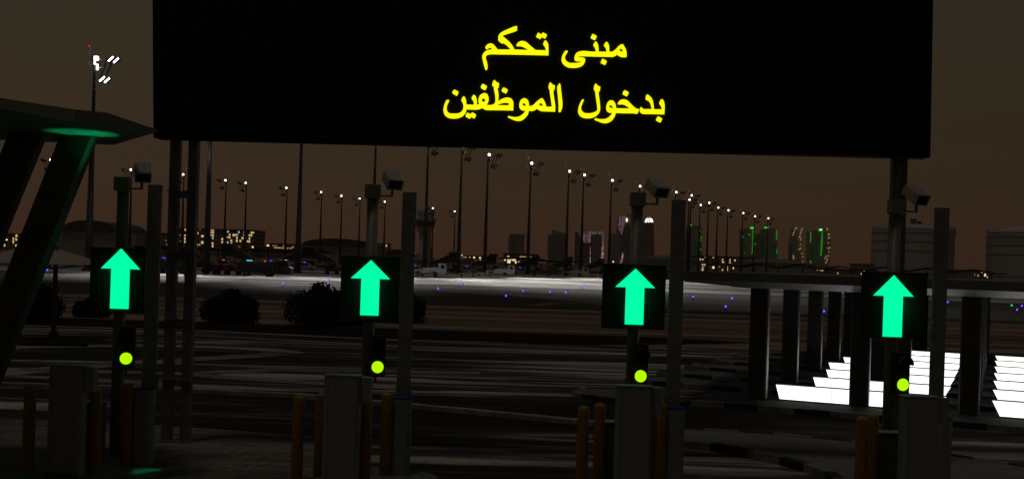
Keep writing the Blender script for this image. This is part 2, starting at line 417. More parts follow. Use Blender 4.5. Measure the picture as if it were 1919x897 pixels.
# islands under it
def bar(name, a0, a1, b0, b1, h=.12):
    return kerbed(name, [ab(a0, b0)[:2], ab(a1, b0)[:2], ab(a1, b1)[:2], ab(a0, b1)[:2]], h, 'paving', .75)
bar('pavement_island', -1.2, 12, -1.2, 1.0)
for k in range(1, 7):
    bar('pavement_island', -3.9+.15*k, 14, 2.35*k-.35, 2.35*k+1.05, .12)
sh = thing('shelter', 'long flat dark metal canopy carried on slab columns above the glowing white panels', 'shelter', O)
def sp_(a, b, z): return ab(a, b, z)
mb = MB()
H0, H1, H2 = 2.55, 2.70, 2.88
outer = [(-1.9, -1.6), (14, -1.6), (14, 22), (-1.9, 22)]
inn = [(-.2, -.35), (12.8, -.35), (12.8, 20.5), (-.2, 20.5)]
v = []
for (a, b) in inn: v.append(sp_(a, b, H0))
for (a, b) in outer: v.append(sp_(a, b, H1))
for (a, b) in outer: v.append(sp_(a, b, H2))
mb.v = v
mb.face((3, 2, 1, 0)); mb.face((8, 9, 10, 11))
for i in range(4):
    j = (i+1) % 4
    mb.face((i, j, 4+j, 4+i)); mb.face((4+i, 4+j, 8+j, 8+i))
roof = mb.build('roof', M['canopy'], sh, off=O)
cproto = None
for j in range(6):
    for i in range(6):
        p = ab(i*2.15, j*4.0)
        b = MB(); b.cbox((p.x, p.y, (H0+.12)/2+.03), (.40, .26, H0-.12+.02), .03, rz=math.atan2(A.y, A.x))
        b.build('column', M['conc_col'], sh, off=O)
# luminous panels
rowlab = ['nearest', 'second', 'third', 'fourth', 'fifth', 'sixth', 'farthest']
for r in range(7):
    for s_ in range(3):
        a0 = .30 + s_*4.15; bb = .55 + 2.38*r; w = 3.55
        a0 += (0, .45, .42, .15, .25, .3, .35)[r] if s_ == 0 else (.28 if s_ == 1 else .4)
        w -= (0, .45, .42, .15, .25, .3, .35)[r] if s_ == 0 else 0
        root = thing('light_panel', '', 'light panel', ab(a0+w/2, bb, 0), math.atan2(A.y, A.x), 'glowing white panels under the shelter')
        blk = ['left', 'middle', 'right'][s_]
        root['label'] = f'{rowlab[r]} glowing white tapered panel of the {blk} row under the flat shelter'
        b = MB()
        z0, z1 = .14, .41
        b.hexa([(-w/2+.15, -.40, z0), (w/2-.15, -.40, z0), (w/2-.15, -.30, z0), (-w/2+.15, -.30, z0),
                (-w/2, -.05, z1), (w/2, -.05, z1), (w/2, .05, z1), (-w/2, .05, z1)])
        b.build('panel', M['tray'], root)
        b = MB(); b.quad((-w/2+.155, -.403, z0), (w/2-.155, -.403, z0), (w/2-.005, -.053, z1), (-w/2+.005, -.053, z1)); b.build('face', M['panel'], root)
        b = MB(); b.quad((-w/2+1.25, -.406, z0), (-w/2+1.27, -.406, z0), (-w/2+1.22, -.056, z1), (-w/2+1.20, -.056, z1)); b.build('seam', M['seam'], root)
        b = MB()
        b.hexa([(-w/2-.01, -.06, z1+.001), (w/2+.01, -.06, z1+.001), (w/2+.01, .06, z1+.001), (-w/2-.01, .06, z1+.001),
                (-w/2-.01, -.06, z1+.02), (w/2+.01, -.06, z1+.02), (w/2+.01, .06, z1+.02), (-w/2-.01, .06, z1+.02)])
        b.box((0, -.35, .127), (w-.3, .14, .02))
        b.build('frame', M['tray'], root)

# ================================================================== LANES
UNIT = []
for x, Z in ((226, 15.07), (694, 14.92), (1189, 14.77), (1673, 14.62)):
    p = P(x, horizon(x)+50, Z); UNIT.append(Vector((p.x, p.y, 0)))
IH = .12
names = ['leftmost', 'second', 'third', 'rightmost']
wheres = ['beside the slanted canopy columns', 'near the dark bushes', 'near the skyscrapers', 'before the glowing panels']
def arrow_poly():
    return [(0, .415), (.262, .135), (.122, .135), (.122, -.415), (-.122, -.415), (-.122, .135), (-.262, .135)]
# per lane: panel left, right, top, bottom; arrow centre, tip, foot; lens x, y (surveyed)
LANE = [((168, 275, 464, 586), (226, 465.5, 578), (234, 671)), ((638, 752.5, 480, 604), (694, 487, 590.5), (705.5, 687)),
        ((1129.5, 1247, 495, 616), (1189.5, 503, 607.5), (1198.5, 704)), ((1618, 1737, 509.5, 634), (1673, 515.5, 630.5), (1690, 720))]
def signal_post(k, U):
    (pl, pr, pt, pb), (ax, at_, af), (lx, ly) = LANE[k]
    def loc(x, y, dy): q = P(x, y, U.y+dy); return q.x-U.x, q.z-IH
    root = thing('lane_signal_post', f'{names[k]} post with camera and lit green arrow, {wheres[k]}', 'signal post', (U.x, U.y, IH), 0, 'lane signal posts')
    MB().tube((0, 0, 0), (0, 0, 3.63), .078, n=20).build('pole', M['post'], root, True)
    MB().box((.105, .02, 1.45), (.03, .03, .62)).build('conduit', M['cabinet_dark'], root)
    MB().cbox((0, -.03, 3.725), (.205, .16, .19), .012).build('junction_box', M['post'], root, bevel=.012)
    # cctv
    MB().tube((.10, -.03, 3.67), (.27, -.03, 3.67), .016, n=4).box((.262, -.03, 3.72), (.034, .03, .11)).build('bracket', M['post'], root)
    rot = Matrix.Rotation(R(24), 4, 'Z') @ Matrix.Rotation(R(31), 4, 'X')    # local -y is the lens side
    c = Vector((.255, .0, 3.90))
    b = MB()
    w, h, L = .115, .078, .140
    pts = [(-w*.9, -L, -h), (w*.9, -L, -h), (w, L, -h*.85), (-w, L, -h*.85), (-w*.92, -L, h), (w*.92, -L, h), (w*.9, L, h), (-w*.9, L, h)]
    b.hexa([c + rot @ Vector(q) for q in pts])
    camo = b.build('security_camera', M['camera'], root, bevel=.012)
    b = MB(); b.box(c + rot @ Vector((0, -L-.004, -.004)), (w*1.5, .006, h*1.45), M4=rot); b.build('window', M['glass'], camo)
    b = MB()
    for dx, dz, sx, sz in ((0, h*.86, w*1.86, .014), (0, -h*.9, w*1.86, .014), (-w*.86, 0, .016, h*1.62), (w*.86, 0, .016, h*1.62)):
        b.box(c + rot @ Vector((dx, -L-.012, dz)), (sx, .024, sz), M4=rot)
    b.build('bezel', M['camera'], camo)
    # arrow panel
    xl, zl = loc(lx, ly, -.24)
    xa, zt_ = loc(ax, at_, -.2); xf, zf_ = loc(ax, af, -.2); xa = (xa+xf)/2
    _, zpt = loc((pl+pr)/2, pt, -.2); xp, zpb = loc((pl+pr)/2, pb, -.2); xp = loc((pl+pr)/2, (pt+pb)/2, -.2)[0]; zc = (zt_+zf_)/2
    wp = (pr-pl)*(U.y-.2)/F
    ap = MB().box((xp, -.14, (zpt+zpb)/2), (wp, .12, zpt-zpb)).build('arrow_panel', M['sign_face'], root, bevel=.006)
    h_ = zt_-zf_
    b = MB(); b.prism_y([(x+xa, zc + z*h_/.83) for x, z in arrow_poly()], -.228, -.2005); b.build('arrow', M['arrow'], ap)
    for zz in (-.25, .25): MB().box((0, -.085, zc+zz), (.2, .04, .05)).build('clamp', M['post'], ap)
    for nm, lp, cl, en in (('added_green_glow', (.03, -.34, zc), (.0, 1, .35), .38), ('lens_glow', (xl, -.36, zl), (.3, 1, 0), .06)):     # the lamps' own light
        l = bpy.data.lights.new(nm, 'POINT'); l.energy = en; l.color = cl; l.shadow_soft_size = 0
        lo_ = bpy.data.objects.new(nm, l); col.objects.link(lo_); lo_.parent = root; lo_.location = lp
    for tg, en, an in ((( .78, -.98, 0), 80, 12),) + ((((-.26, -.78, 4.33), 190, 26), ((-.62, -.8, 2.3), .8, 30)) if k == 0 else ()):  # added green spots: kerb edge per lane, canopy underside and column at the first
        l = bpy.data.lights.new('added_green_glow', 'SPOT'); l.energy = en; l.color = (0, 1, .33); l.shadow_soft_size = 0; l.spot_size = R(an); l.spot_blend = .8
        lo_ = bpy.data.objects.new('added_green_glow', l); col.objects.link(lo_); lo_.parent = root; lo_.location = (.20 if tg[0] > 0 else .03, -.50 if tg[0] > 0 else -.36, zc-.2)
        lo_.rotation_euler = (Vector(tg)-Vector(lo_.location)).to_track_quat('-Z', 'Y').to_euler()
    # signal head
    yaw = R(12); T = Matrix.Translation((xl, -.17, zl+.145)) @ Matrix.Rotation(yaw, 4, 'Z')
    b = MB(); q = MB(); q.box((0, 0, 0), (.21, .13, .56)); b.v = [T @ v for v in q.v]; b.f = q.f; b.mi = q.mi
    hd = b.build('signal_head', M['black'], root, bevel=.015)
    for zz, nm, m in ((.135, 'unlit_lens', M['glass']), (-.145, 'lit_lens', M['lens'])):
        a = T @ Vector((0, -.062, zz)); c2 = T @ Vector((0, -.082, zz))
        MB().tube(a, c2, .079, n=28).build(nm, m, hd)
        # hood
        b = MB(); n = 20; k0 = 0
        for yy in (-.065, -.065-.10):
            for r_ in (.094, .088):
                for i in range(n+1):
                    t = R(-15) + R(210)*i/n
                    yv = yy if yy > -.07 else yy
                    b.v.append(T @ Vector((r_*math.cos(t), yv if zz > 0 else max(yv, -.075), zz + r_*math.sin(t))))
        m1 = n+1
        for i in range(n):
            b.face((i, i+1, 2*m1+i+1, 2*m1+i)); b.face((m1+i+1, m1+i, 3*m1+i, 3*m1+i+1)); b.face((2*m1+i, 2*m1+i+1, 3*m1+i+1, 3*m1+i))
        b.build('hood', M['black'], hd)
    MB().box((xl*.5, -.09, zl+.18), (.05, .09, .06)).build('mount', M['post'], root)
    return root

def bollard(x, y, label):
    root = MB()
    prof = [(.072, 0), (.074, .01), (.074, 1.02)] + [(.074*math.cos(t), 1.02+.06*math.sin(t)) for t in (R(20), R(40), R(60), R(80))]
    root.lathe(prof, n=24)
    o = root.build('bollard', M['bollard'], smooth=True)
    o.location = (x, y, IH); tag(o, label, 'bollard', 'yellow bollards round the lane machines')
    return o
for k, U in enumerate(UNIT):
    ln = names[k]; lane = f'{ln} lane'
    # island
    loc = [(1.06, -.60), (.98, -.36), (.35, .22), (-.45, .15), (-.62, -.9), (-1.55, -1.75), (-1.8, -3.8), (-1.35, -3.75)]
    b = MB(); b.prism([(U.x+a, U.y+c) for a, c in loc[::-1]], 0, IH)
    o = struct(b.build('pavement_island', M['paving'], bevel=.02))
    signal_post(k, U)
    yaw = R(2.4)
    # ticket machine
    r = thing('ticket_machine', f'tall grey lane machine with a small box on its side, {lane}', 'ticket machine', (U.x-.12, U.y-1.37, IH), R(-7+3.5*k), 'lane machines')
    MB().cbox((0, 0, .684), (.44, .20, 1.368), .035).build('body', M['cabinet'], r, bevel=.006)
    MB().box((0, 0, 1.375), (.45, .21, .012)).build('lid', M['cabinet'], r)
    MB().box((.285, .02, 1.205), (.13, .12, .31)).build('reader', M['cabinet'], r, bevel=.006)
    b = MB(); b.box((-.16, -.102, .68), (.003, .003, 1.33)); b.box((0, -.102, .03), (.42, .004, .05)); b.build('door_seam', M['cabinet_dark'], r)
    # low dark cabinet behind
    r = thing('equipment_box', f'low dark equipment box behind the ticket machine, {lane}', 'equipment box', (U.x-.24, U.y-.56, IH), 0, 'low equipment boxes')
    MB().box((0, 0, .405), (.54, .22, .81)).build('body', M['cabinet_dark'], r, bevel=.008)
    MB().box((0, 0, .816), (.56, .24, .012)).build('lid', M['cabinet'], r)
    MB().box((-.02, -.1115, .4), (.40, .003, .68)).build('door', M['cabinet_dark'], r)
    # barrier
    r = thing('barrier_gate', f'grey barrier post with a blue cap and its flat arm raised upright, {lane}', 'barrier gate', (U.x+.52, U.y-.42, IH), 0, 'raised barrier gates')
    MB().cbox((0, 0, .49), (.26, .24, .98), .05).build('cabinet', M['cabinet'], r, bevel=.004)
    b = MB(); n = 8
    b.cbox((0, 0, .995), (.25, .23, .03), .05).build('cap', M['blue'], r)
    MB().box((.0, .17, 2.33), (.185, .05, 2.78)).build('arm', M['post'], r, bevel=.004)
    MB().box((.0, .20, 1.0), (.20, .10, .26)).tube((0, .08, .90), (0, .20, .90), .05).build('hinge', M['cabinet_dark'], r)
    # bollards
    bollard(U.x-.71, U.y-1.10, f'yellow bollard standing left of the ticket machine, {lane}')
    bollard(U.x-.48, U.y-.80, f'yellow bollard half behind the ticket machine, {lane}')
    bollard(U.x+.15, U.y-1.15, f'yellow bollard under the side box of the ticket machine, {lane}')
    bollard(U.x+.34, U.y-.55, f'yellow bollard close to the barrier post, {lane}')

# ================================================================== GANTRY SIGN
SL = P(287, 258, 16.6); SR = P(1744, 295, 16.1)
sx = (Vector((SR.x, SR.y, 0)) - Vector((SL.x, SL.y, 0))); SW = sx.length; sx.normalize()
sn = Vector((sx.y, -sx.x, 0))     # towards camera
zb = (SL.z+SR.z)/2; zt = zb + 3.6
sroot = thing('led_sign', 'huge black display gantry with two lines of glowing yellow Arabic lettering over the lanes', 'sign', (SL.x, SL.y, 0), math.atan2(sx.y, sx.x))
# local frame: x along sign, y away from the camera
MB().hexa([(0, 0, SL.z), (SW, 0, SR.z), (SW, .35, SR.z), (0, .35, SL.z), (0.0, 0, zt), (SW+.06, 0, zt), (SW+.06, .35, zt), (0.0, .35, zt)]) 
b = MB(); b.hexa([(0, 0, SL.z), (SW, 0, SR.z), (SW, .35, SR.z), (0, .35, SL.z), (-.14, 0, zt), (SW-.05, 0, zt), (SW-.05, .35, zt), (-.14, .35, zt)])
b.build('display', M['screen'], sroot, bevel=.01)
inv = Matrix.Translation((SL.x, SL.y, 0)) @ Matrix.Rotation(math.atan2(sx.y, sx.x), 4, 'Z'); inv = inv.inverted()
def on_sign(x, y):
    d = ray(x, y); t = (Vector((SL.x, SL.y, 0)) - Vector((0, 0, CAMZ))).dot(sn)/d.dot(sn)
    q = inv @ (Vector((0, 0, CAMZ)) + d*t); return (q.x, q.z)
def smooth_outline(pts, n=5):
    out = []; k = len(pts)
    for i in range(k):
        p0, p1, p2, p3 = pts[i-1], pts[i], pts[(i+1) % k], pts[(i+2) % k]
        a = Vector(p1[:2]); b = Vector(p2[:2])
        t1 = (b - Vector(p0[:2]))*.5; t2 = (Vector(p3[:2]) - a)*.5
        L = (b-a).length
        if len(p1) > 2: t1 = (b-a)
        if len(p2) > 2: t2 = (b-a)
        for t in (t1, t2):
            if t.length > L: t *= L/t.length
        for q in range(n):
            s = q/n; s2, s3 = s*s, s*s*s
            v = a*(2*s3-3*s2+1) + t1*(s3-2*s2+s) + b*(-2*s3+3*s2) + t2*(s3-s2)
            out.append((v.x, v.y))
    return out
def word(outlines, ox, oy, parent):
    cu = bpy.data.curves.new('lettering', 'CURVE'); cu.dimensions = '2D'; cu.fill_mode = 'BOTH'; cu.extrude = .016
    for pts, sm in outlines:
        o2 = smooth_outline(pts) if sm else pts
        sp2 = cu.splines.new('POLY'); sp2.points.add(len(o2)-1); sp2.use_cyclic_u = True
        for i, p in enumerate(o2):
            X, Zz = on_sign(ox + p[0]/8.971, oy + p[1]/8.971)
            sp2.points[i].co = (X, Zz, 0, 1)
    tmp = bpy.data.objects.new('tmp', cu); col.objects.link(tmp)
    dg = bpy.context.evaluated_depsgraph_get()
    me = bpy.data.meshes.new_from_object(tmp.evaluated_get(dg))
    bpy.data.objects.remove(tmp)
    me.transform(Matrix(((1, 0, 0, 0), (0, 0, -1, -.018), (0, 1, 0, 0), (0, 0, 0, 1))))
    me.materials.clear(); me.materials.append(M['letters'])
    o = bpy.data.objects.new('lettering', me); col.objects.link(o); o.parent = parent
    return o
C = 1
w1 = [([(664,88,C),(600,105),(520,140),(440,175),(385,210),(355,255),(350,300),(352,330),(380,358),(412,378),(435,376),(480,402),(520,440),(558,485,C),
 (450,484),(340,483,C),(310,445),(270,400),(235,383),(205,384),(170,398),(140,430),(134,455),(150,475),(170,474),(190,455),(215,450),(235,465),(255,484,C),(210,486),(160,500),(115,530),(88,570),(80,605),(85,640),(105,730),(125,800),(135,820),(155,820),(165,800),(168,750),(158,690),(142,640),(138,605),(150,580),(185,565),(240,558),(300,560),(700,566),(1192,578,C),
 (1193,480),(1190,410),(1175,365),(1150,333),(1130,335),(1112,365),(1104,395),(1125,425),(1142,460),(1146,498,C),(1060,495),(975,492,C),(900,430),(840,375),(800,350),(755,340),(715,348),(680,370),(658,400),(660,422),(700,424),(750,430),(800,455),(860,492,C),(740,488),(622,484,C),(600,440),(550,370),(480,305),(412,252,C),(450,235),(540,205),(620,180),(664,160,C)], 1),
 ([(985,262),(1015,205),(1035,207),(1075,232),(1095,200),(1105,200),(1160,230),(1166,242),(1140,290),(1125,297),(1085,272),(1070,278),(1060,300),(1045,302),(990,272)], 0)]
w2 = [([(1095,258,C),(1120,300),(1145,345),(1157,400),(1157,472,C),(1100,474),(1060,468),(1025,450),(995,430,C),(970,452),(935,466),(900,468),(600,462),(430,458),(370,460),(338,466,C),(345,475),(400,480),(440,487),(460,505),(462,530),(450,570),(425,605),(380,635),(320,650),(250,653),(180,645),(120,615),(80,570),(66,520),(72,470),(95,420),(125,375),(140,367),(165,368),(170,380),(150,415),(130,450),(124,490),(135,525),(165,555),(215,574),(290,574),(350,570),(390,560),(405,549,C),(370,545),(320,542),(290,525),(282,495),(290,455),(310,415),(350,388),(400,376),(460,374),(560,384),(640,385,C),(638,355),(625,315),(600,275),(612,245),(632,218),(652,220),(672,250),(685,300),(690,385,C),(820,386,C),(818,350),(805,315),(778,278),(792,250),(810,225),(832,225),(852,255),(865,305),(868,386,C),(910,385),(940,372),(975,345),(1010,305),(1050,272)], 1),
 ([(1068,328,C),(1033,352),(1060,378),(1098,388,C),(1085,350)], 1),
 ([(555,148),(580,95),(598,88),(650,118),(657,130),(632,182),(620,188),(562,158)], 0),
 ([(722,565),(745,510),(760,503),(815,535),(826,548),(803,597),(792,604),(730,575)], 0)]
w3 = [([(910,98),(930,108),(940,125),(985,148),(990,165),(978,225),(965,232),(975,290),(982,350),(978,410),(972,455,C),(1020,425),(1070,402),(1130,392),(1180,400),(1215,430),(1230,475),(1228,605,C),(1000,600),(770,597),(735,580),(705,562,C),(680,575),(650,585),(600,592),(440,587,C),(435,620),(420,655),(385,695),(340,720),(285,737),(220,741),(150,732),(100,705),(68,660),(58,600),(66,540),(85,480),(108,435),(125,430),(150,432),(150,447),(128,490),(110,545),(112,595),(130,630),(165,655),(230,659),(300,656),(345,638),(380,600),(393,560),(392,520),(380,480),(358,440),(370,405),(385,375),(412,376),(428,410),(438,460),(440,508,C),(500,510),(570,512,C),(568,480),(555,445),(530,408),(540,375),(558,350),(582,350),(602,380),(615,430),(617,510,C),(640,506),(655,498),(645,460),(648,415),(665,365),(700,330),(745,317),(785,328),(805,360),(815,410),(808,460),(780,512,C),(830,518),(880,510),(915,490),(928,455),(930,400),(920,320),(905,250),(900,205),(878,195),(885,135)], 1),
 ([(732,402),(755,425),(760,440),(730,466),(710,450),(698,425)], 1),
 ([(955,518,C),(1010,492),(1060,478),(1110,475),(1150,485),(1158,505),(1140,520),(1080,521)], 1),
 ([(205,310),(225,268),(245,258),(300,285),(309,298),(288,350),(275,358),(215,325)], 0),
 ([(683,215),(705,170),(722,160),(780,192),(787,205),(762,257),(750,264),(690,232)], 0),
 ([(1032,272),(1055,230),(1075,222),(1130,252),(1137,265),(1112,313),(1100,320),(1040,288)], 0),
 ([(428,695),(450,650),(465,644),(510,668),(520,660),(540,637),(597,668),(604,682),(580,732),(568,740),(520,712),(505,738),(490,742),(435,712)], 0)]
w3b = [([(775,138),(790,148),(800,165),(850,190),(852,205),(838,265),(825,275),(835,380),(848,460),(858,540),(855,625,C),(700,620),(635,617),(590,602),(543,575,C),(520,595),(490,610),(455,613),(412,610,C),(405,650),(380,695),(340,740),(290,772),(240,781),(180,772),(110,742),(65,720),(65,705),(80,700),(130,712),(190,718),(240,712),(300,680),(345,632),(360,608,C),(310,605),(275,585),(255,550),(255,500),(270,450),(300,415),(335,402),(370,410),(400,440),(415,490),(418,532,C),(455,530),(490,515),(540,465),(580,430),(630,402),(648,408),(680,460),(700,515),(705,543,C),(750,545),(800,542,C),(790,470),(778,380),(765,300),(760,250),(745,235),(750,180),(762,148)], 1),
 ([(318,484),(345,490),(365,527),(340,530),(312,515),(306,497)], 1),
 ([(612,475,C),(583,502),(610,527),(648,537,C),(635,500)], 1),
 ([(935,155),(945,175),(952,240),(965,360),(977,470),(975,550),(960,600),(942,630),(922,633),(912,615),(912,500),(900,360),(888,220),(905,185),(920,160)], 1)]
w3 = w3 + [([tuple([p[0]+120*8.971, p[1]] + list(p[2:])) for p in pts], sm) for pts, sm in w3b]
w4 = [([(375,113),(388,122),(395,140),(445,165),(448,180),(435,240),(418,248),(425,320),(438,420),(446,520),(440,570),(420,610),(380,650),(330,678),(270,690),(200,690),(135,672),(95,635),(75,585),(78,530),(95,470),(120,415),(145,378),(165,378),(172,390),(150,435),(130,490),(125,530),(140,570),(185,605),(240,610),(300,606),(355,588),(390,562),(397,520),(390,450),(375,350),(360,240),(342,210),(342,165),(358,122)], 1),
 ([(1103,548,C),(1072,612),(1060,616),(1000,607),(850,606),(706,601,C),(695,650),(665,700),(620,745),(560,770),(520,772),(470,765),(410,740),(360,722),(352,708),(368,692),(420,705),(480,708),(540,700),(590,672),(630,630),(650,600,C),(600,597),(565,575),(548,540),(550,480),(570,430),(600,400),(635,392),(670,405),(695,440),(708,480),(708,524,C),(820,528),(945,530,C),(900,495),(850,465),(800,457),(748,460),(742,440),(765,405),(800,382),(845,376),(890,388),(940,430),(1000,490),(1055,532),(1095,540)], 1),
 ([(618,472),(640,482),(662,522),(630,520),(605,508),(600,490)], 1),
 ([(822,272),(845,230),(862,222),(920,255),(926,268),(900,318),(885,323),(828,292)], 0),
 ([(1480,375),(1500,385),(1520,430),(1528,490),(1522,625,C),(1350,620),(1165,617),(1130,600),(1112,570),(1118,515),(1140,508),(1155,525),(1175,538),(1310,540,C),(1303,490),(1285,435),(1250,395),(1212,375),(1218,310),(1235,295),(1270,315),(1310,360),(1335,430),(1348,542,C),(1480,545,C),(1475,510),(1460,475),(1437,440),(1450,405),(1465,378)], 1),
 ([(1382,715),(1405,670),(1425,661),(1478,693),(1486,708),(1462,757),(1448,762),(1390,730)], 0)]
word(w1, 895, 40, sroot); word(w2, 1045, 55, sroot); word(w3, 825, 140, sroot); word(w4, 1075, 145, sroot)
# legs (world positions, brought into the sign's frame)
def leg_at(x, Z, w, d, nm='leg'):
    p = inv @ Vector((*P(x, horizon(x)+70, Z)[:2], 0)); return p
for x, Z in ((321.5, 17.05), (356, 17.05), (1671, 16.55), (1681, 16.85)):
    p = leg_at(x, Z, .14, .14)
    b = MB(); b.box((p.x, p.y, (zb+.3)/2), (.14, .14, zb+.3)); 
    b.box((p.x, p.y, .015), (.26, .26, .03)); b.build('leg', M['post'], sroot)
pa, pb = leg_at(321.5, 17.05, 0, 0), leg_at(356, 17.05, 0, 0)
for yy in (365, 481, 604, 717):
    z = P(345, yy, 17.05).z
    b = MB(); b.box(((pa.x+pb.x)/2, pa.y, z), (pb.x-pa.x-.142, .10, .10)); b.box((pa.x, pa.y, z+.055), (.20, .20, .012)); b.box((pb.x, pb.y, z+.055), (.20, .20, .012))
    b.build('rung', M['post'], sroot)

# ================================================================== LEFT CANOPY WITH SLANTED COLUMNS
cz = 4.45
cp = thing('entrance_canopy', 'angular dark canopy with a pointed tip on thick slanted columns at the left edge', 'canopy', (-6.5, 14, 0))
bot = [(-4.54, 13.9), (-5.0, 13.42), (-5.27, 13.08), (-5.64, 12.1), (-6.9, 8.9), (-14, 8.9), (-14, 15.2), (-7.27, 15.6), (-5.79, 15.8)]
topz = [.03, .165, .15, .12, .10, .1, .1, .1, .04]
b = MB(); n = len(bot)
b.v = [Vector((x, y, cz)) for x, y in bot] + [Vector((x, y, cz+t)) for (x, y), t in zip(bot, topz)] + [Vector((-8, 12.5, cz+.25))]
b.face(list(range(n)))
for i in range(n):
    j = (i+1) % n; b.face((j, i, n+i, n+j)); b.face((n+j, n+i, 2*n))
o = b.build('roof', M['canopy'], cp, off=(-6.5, 14, 0))
for (xt, xb) in ((143, 11), (45, -92)):
    t = P(xt, 266, 14.7); q = P(xb, 600, 14.7)
    dx = (q.x-t.x)/(q.z-t.z)
    X = lambda z: t.x + (z-t.z)*dx
    w, d = .235, .09
    b = MB()
    prof = [(-w, -d*.4), (-w*.8, -d), (w*.86, -d), (w, -d*.55), (w, d), (-w, d)]
    k = len(prof)
    b.v = [Vector((X(0)+a, 14.7+c, 0)) for a, c in prof] + [Vector((X(cz-.002)+a, 14.7+c, cz-.002)) for a, c in prof]
    b.face(list(range(k))[::-1]); b.face([k+i for i in range(k)])
    for i in range(k):
        j = (i+1) % k; b.face((i, j, k+j, k+i))
    b.build('column', M['canopy_dark'], cp, off=(-6.5, 14, 0))

# ================================================================== PARASOL, LEFT
g = G(100, 636)
ps = thing('parasol', 'pale pyramid parasol on a dark pole left of the first arrow sign', 'parasol', (g.x, g.y, 0))
Z = g.y
cxp = P(74, 480, Z).x - g.x; hw = 1.66; ez = P(120, 494, Z).z; tz = P(74, 455, Z).z
rz = R(3)
def rr(x, y): return (cxp + x*math.cos(rz)-y*math.sin(rz), x*math.sin(rz)+y*math.cos(rz))
b = MB()
cs = [rr(-hw, -hw), rr(hw, -hw), rr(hw, hw), rr(-hw, hw)]
b.v = [Vector((x, y, ez)) for x, y in cs] + [Vector((cxp, 0, tz))] + [Vector((x, y, ez-.015)) for x, y in cs] + [Vector((cxp, 0, tz-.02))]
for i in range(4):
    j = (i+1) % 4; b.face((i, j, 4)); b.face((5+j, 5+i, 9)); b.face((j, i, 5+i, 5+j))
b.build('canvas', M['tent'], ps)
b = MB(); b.tube((0, 0, 0), (0, 0, tz-.1), .085, .07, n=12).build('pole', M['canopy_dark'], ps)
b = MB()
for x, y in cs: b.tube((cxp*.2, 0, ez-.15), (x*.97, y*.97, ez-.03), .02, n=5)
b.tube((0, 0, ez-.2), (cxp, 0, ez+.1), .03, n=6)
b.build('ribs', M['canopy_dark'], ps)
b = MB()
for i in range(6):
    t = i*PI/3; b.box((.1*math.cos(t), .1*math.sin(t), .12), (.02, .12, .24), rz=t+PI/2)
b.lathe([(.2, 0), (.2, .03), (.1, .04)], n=12); b.build('base', M['canopy_dark'], ps)

# ================================================================== BUSHES
def bush(x, ybase, wpx, hpx, label, seed, dense=1.0):
    rnd = random.Random(seed)
    g = G(x, ybase, 0.0); Z = g.y; w = wpx*Z/F/2; h = hpx*Z/F
    root = thing('bush', label, 'bush', (g.x, g.y, 0), 0, 'dark bushes along the planting bed')
    b = MB(); blobs = []
    for i in range(22):
        a = rnd.uniform(0, 2*PI); rr_ = rnd.random()**.5
        bx = math.cos(a)*rr_*w*.72; by = math.sin(a)*rr_*w*.55
        top = h*(1-.45*(abs(bx)/w)**1.5)*rnd.uniform(.75, 1.0)
        r = rnd.uniform(.16, .36)*h
        blobs.append((bx, by, max(r*.85, top-r), r))
        blobs.append((bx, by, r*.9, r*1.15))
    for bx, by, bz, r in blobs:
        for q in range(int(260*dense)):
            d = Vector((rnd.gauss(0, 1), rnd.gauss(0, 1), rnd.gauss(0, 1))).normalized()
            p = Vector((bx, by, bz)) + d*r*rnd.uniform(.5, 1.1)**.8*(1.25 if rnd.random() < .06 else 1)
            if p.z < .06: continue
            s = rnd.uniform(.04, .085)
            u = Vector((rnd.gauss(0, 1), rnd.gauss(0, 1), rnd.gauss(0, 1))).normalized(); v_ = u.orthogonal().normalized()
            b.quad(p-u*s, p+v_*s*.6, p+u*s, p-v_*s*.6)
    b.build('foliage', M['leaf'], root)
    b = MB()
    for i in range(7):
        a = rnd.uniform(0, 2*PI); e_ = Vector((math.cos(a)*w*.6, math.sin(a)*w*.4, h*.6)); s0 = Vector((math.cos(a)*.08, math.sin(a)*.08, 0))
        b.tube(s0, e_, .03, .01, n=5)
    b.build('branches', M['wood'], root)
bush(435, 603, 122, 62, 'wide low dark bush between the gantry legs and the second lane', 3)
bush(598, 608, 132, 80, 'tall ragged dark bush just left of the second arrow sign', 5)
bush(742, 603, 128, 64, 'ragged dark bush just right of the second arrow sign', 8)
bush(168, 594, 70, 38, 'small dark bush left of the first arrow sign', 11, .6)
bush(70, 600, 80, 74, 'dark bush behind the parasol pole and slanted column', 13)
bush(660, 610, 70, 66, 'dark bush hidden mostly behind the second arrow sign', 17, .7)

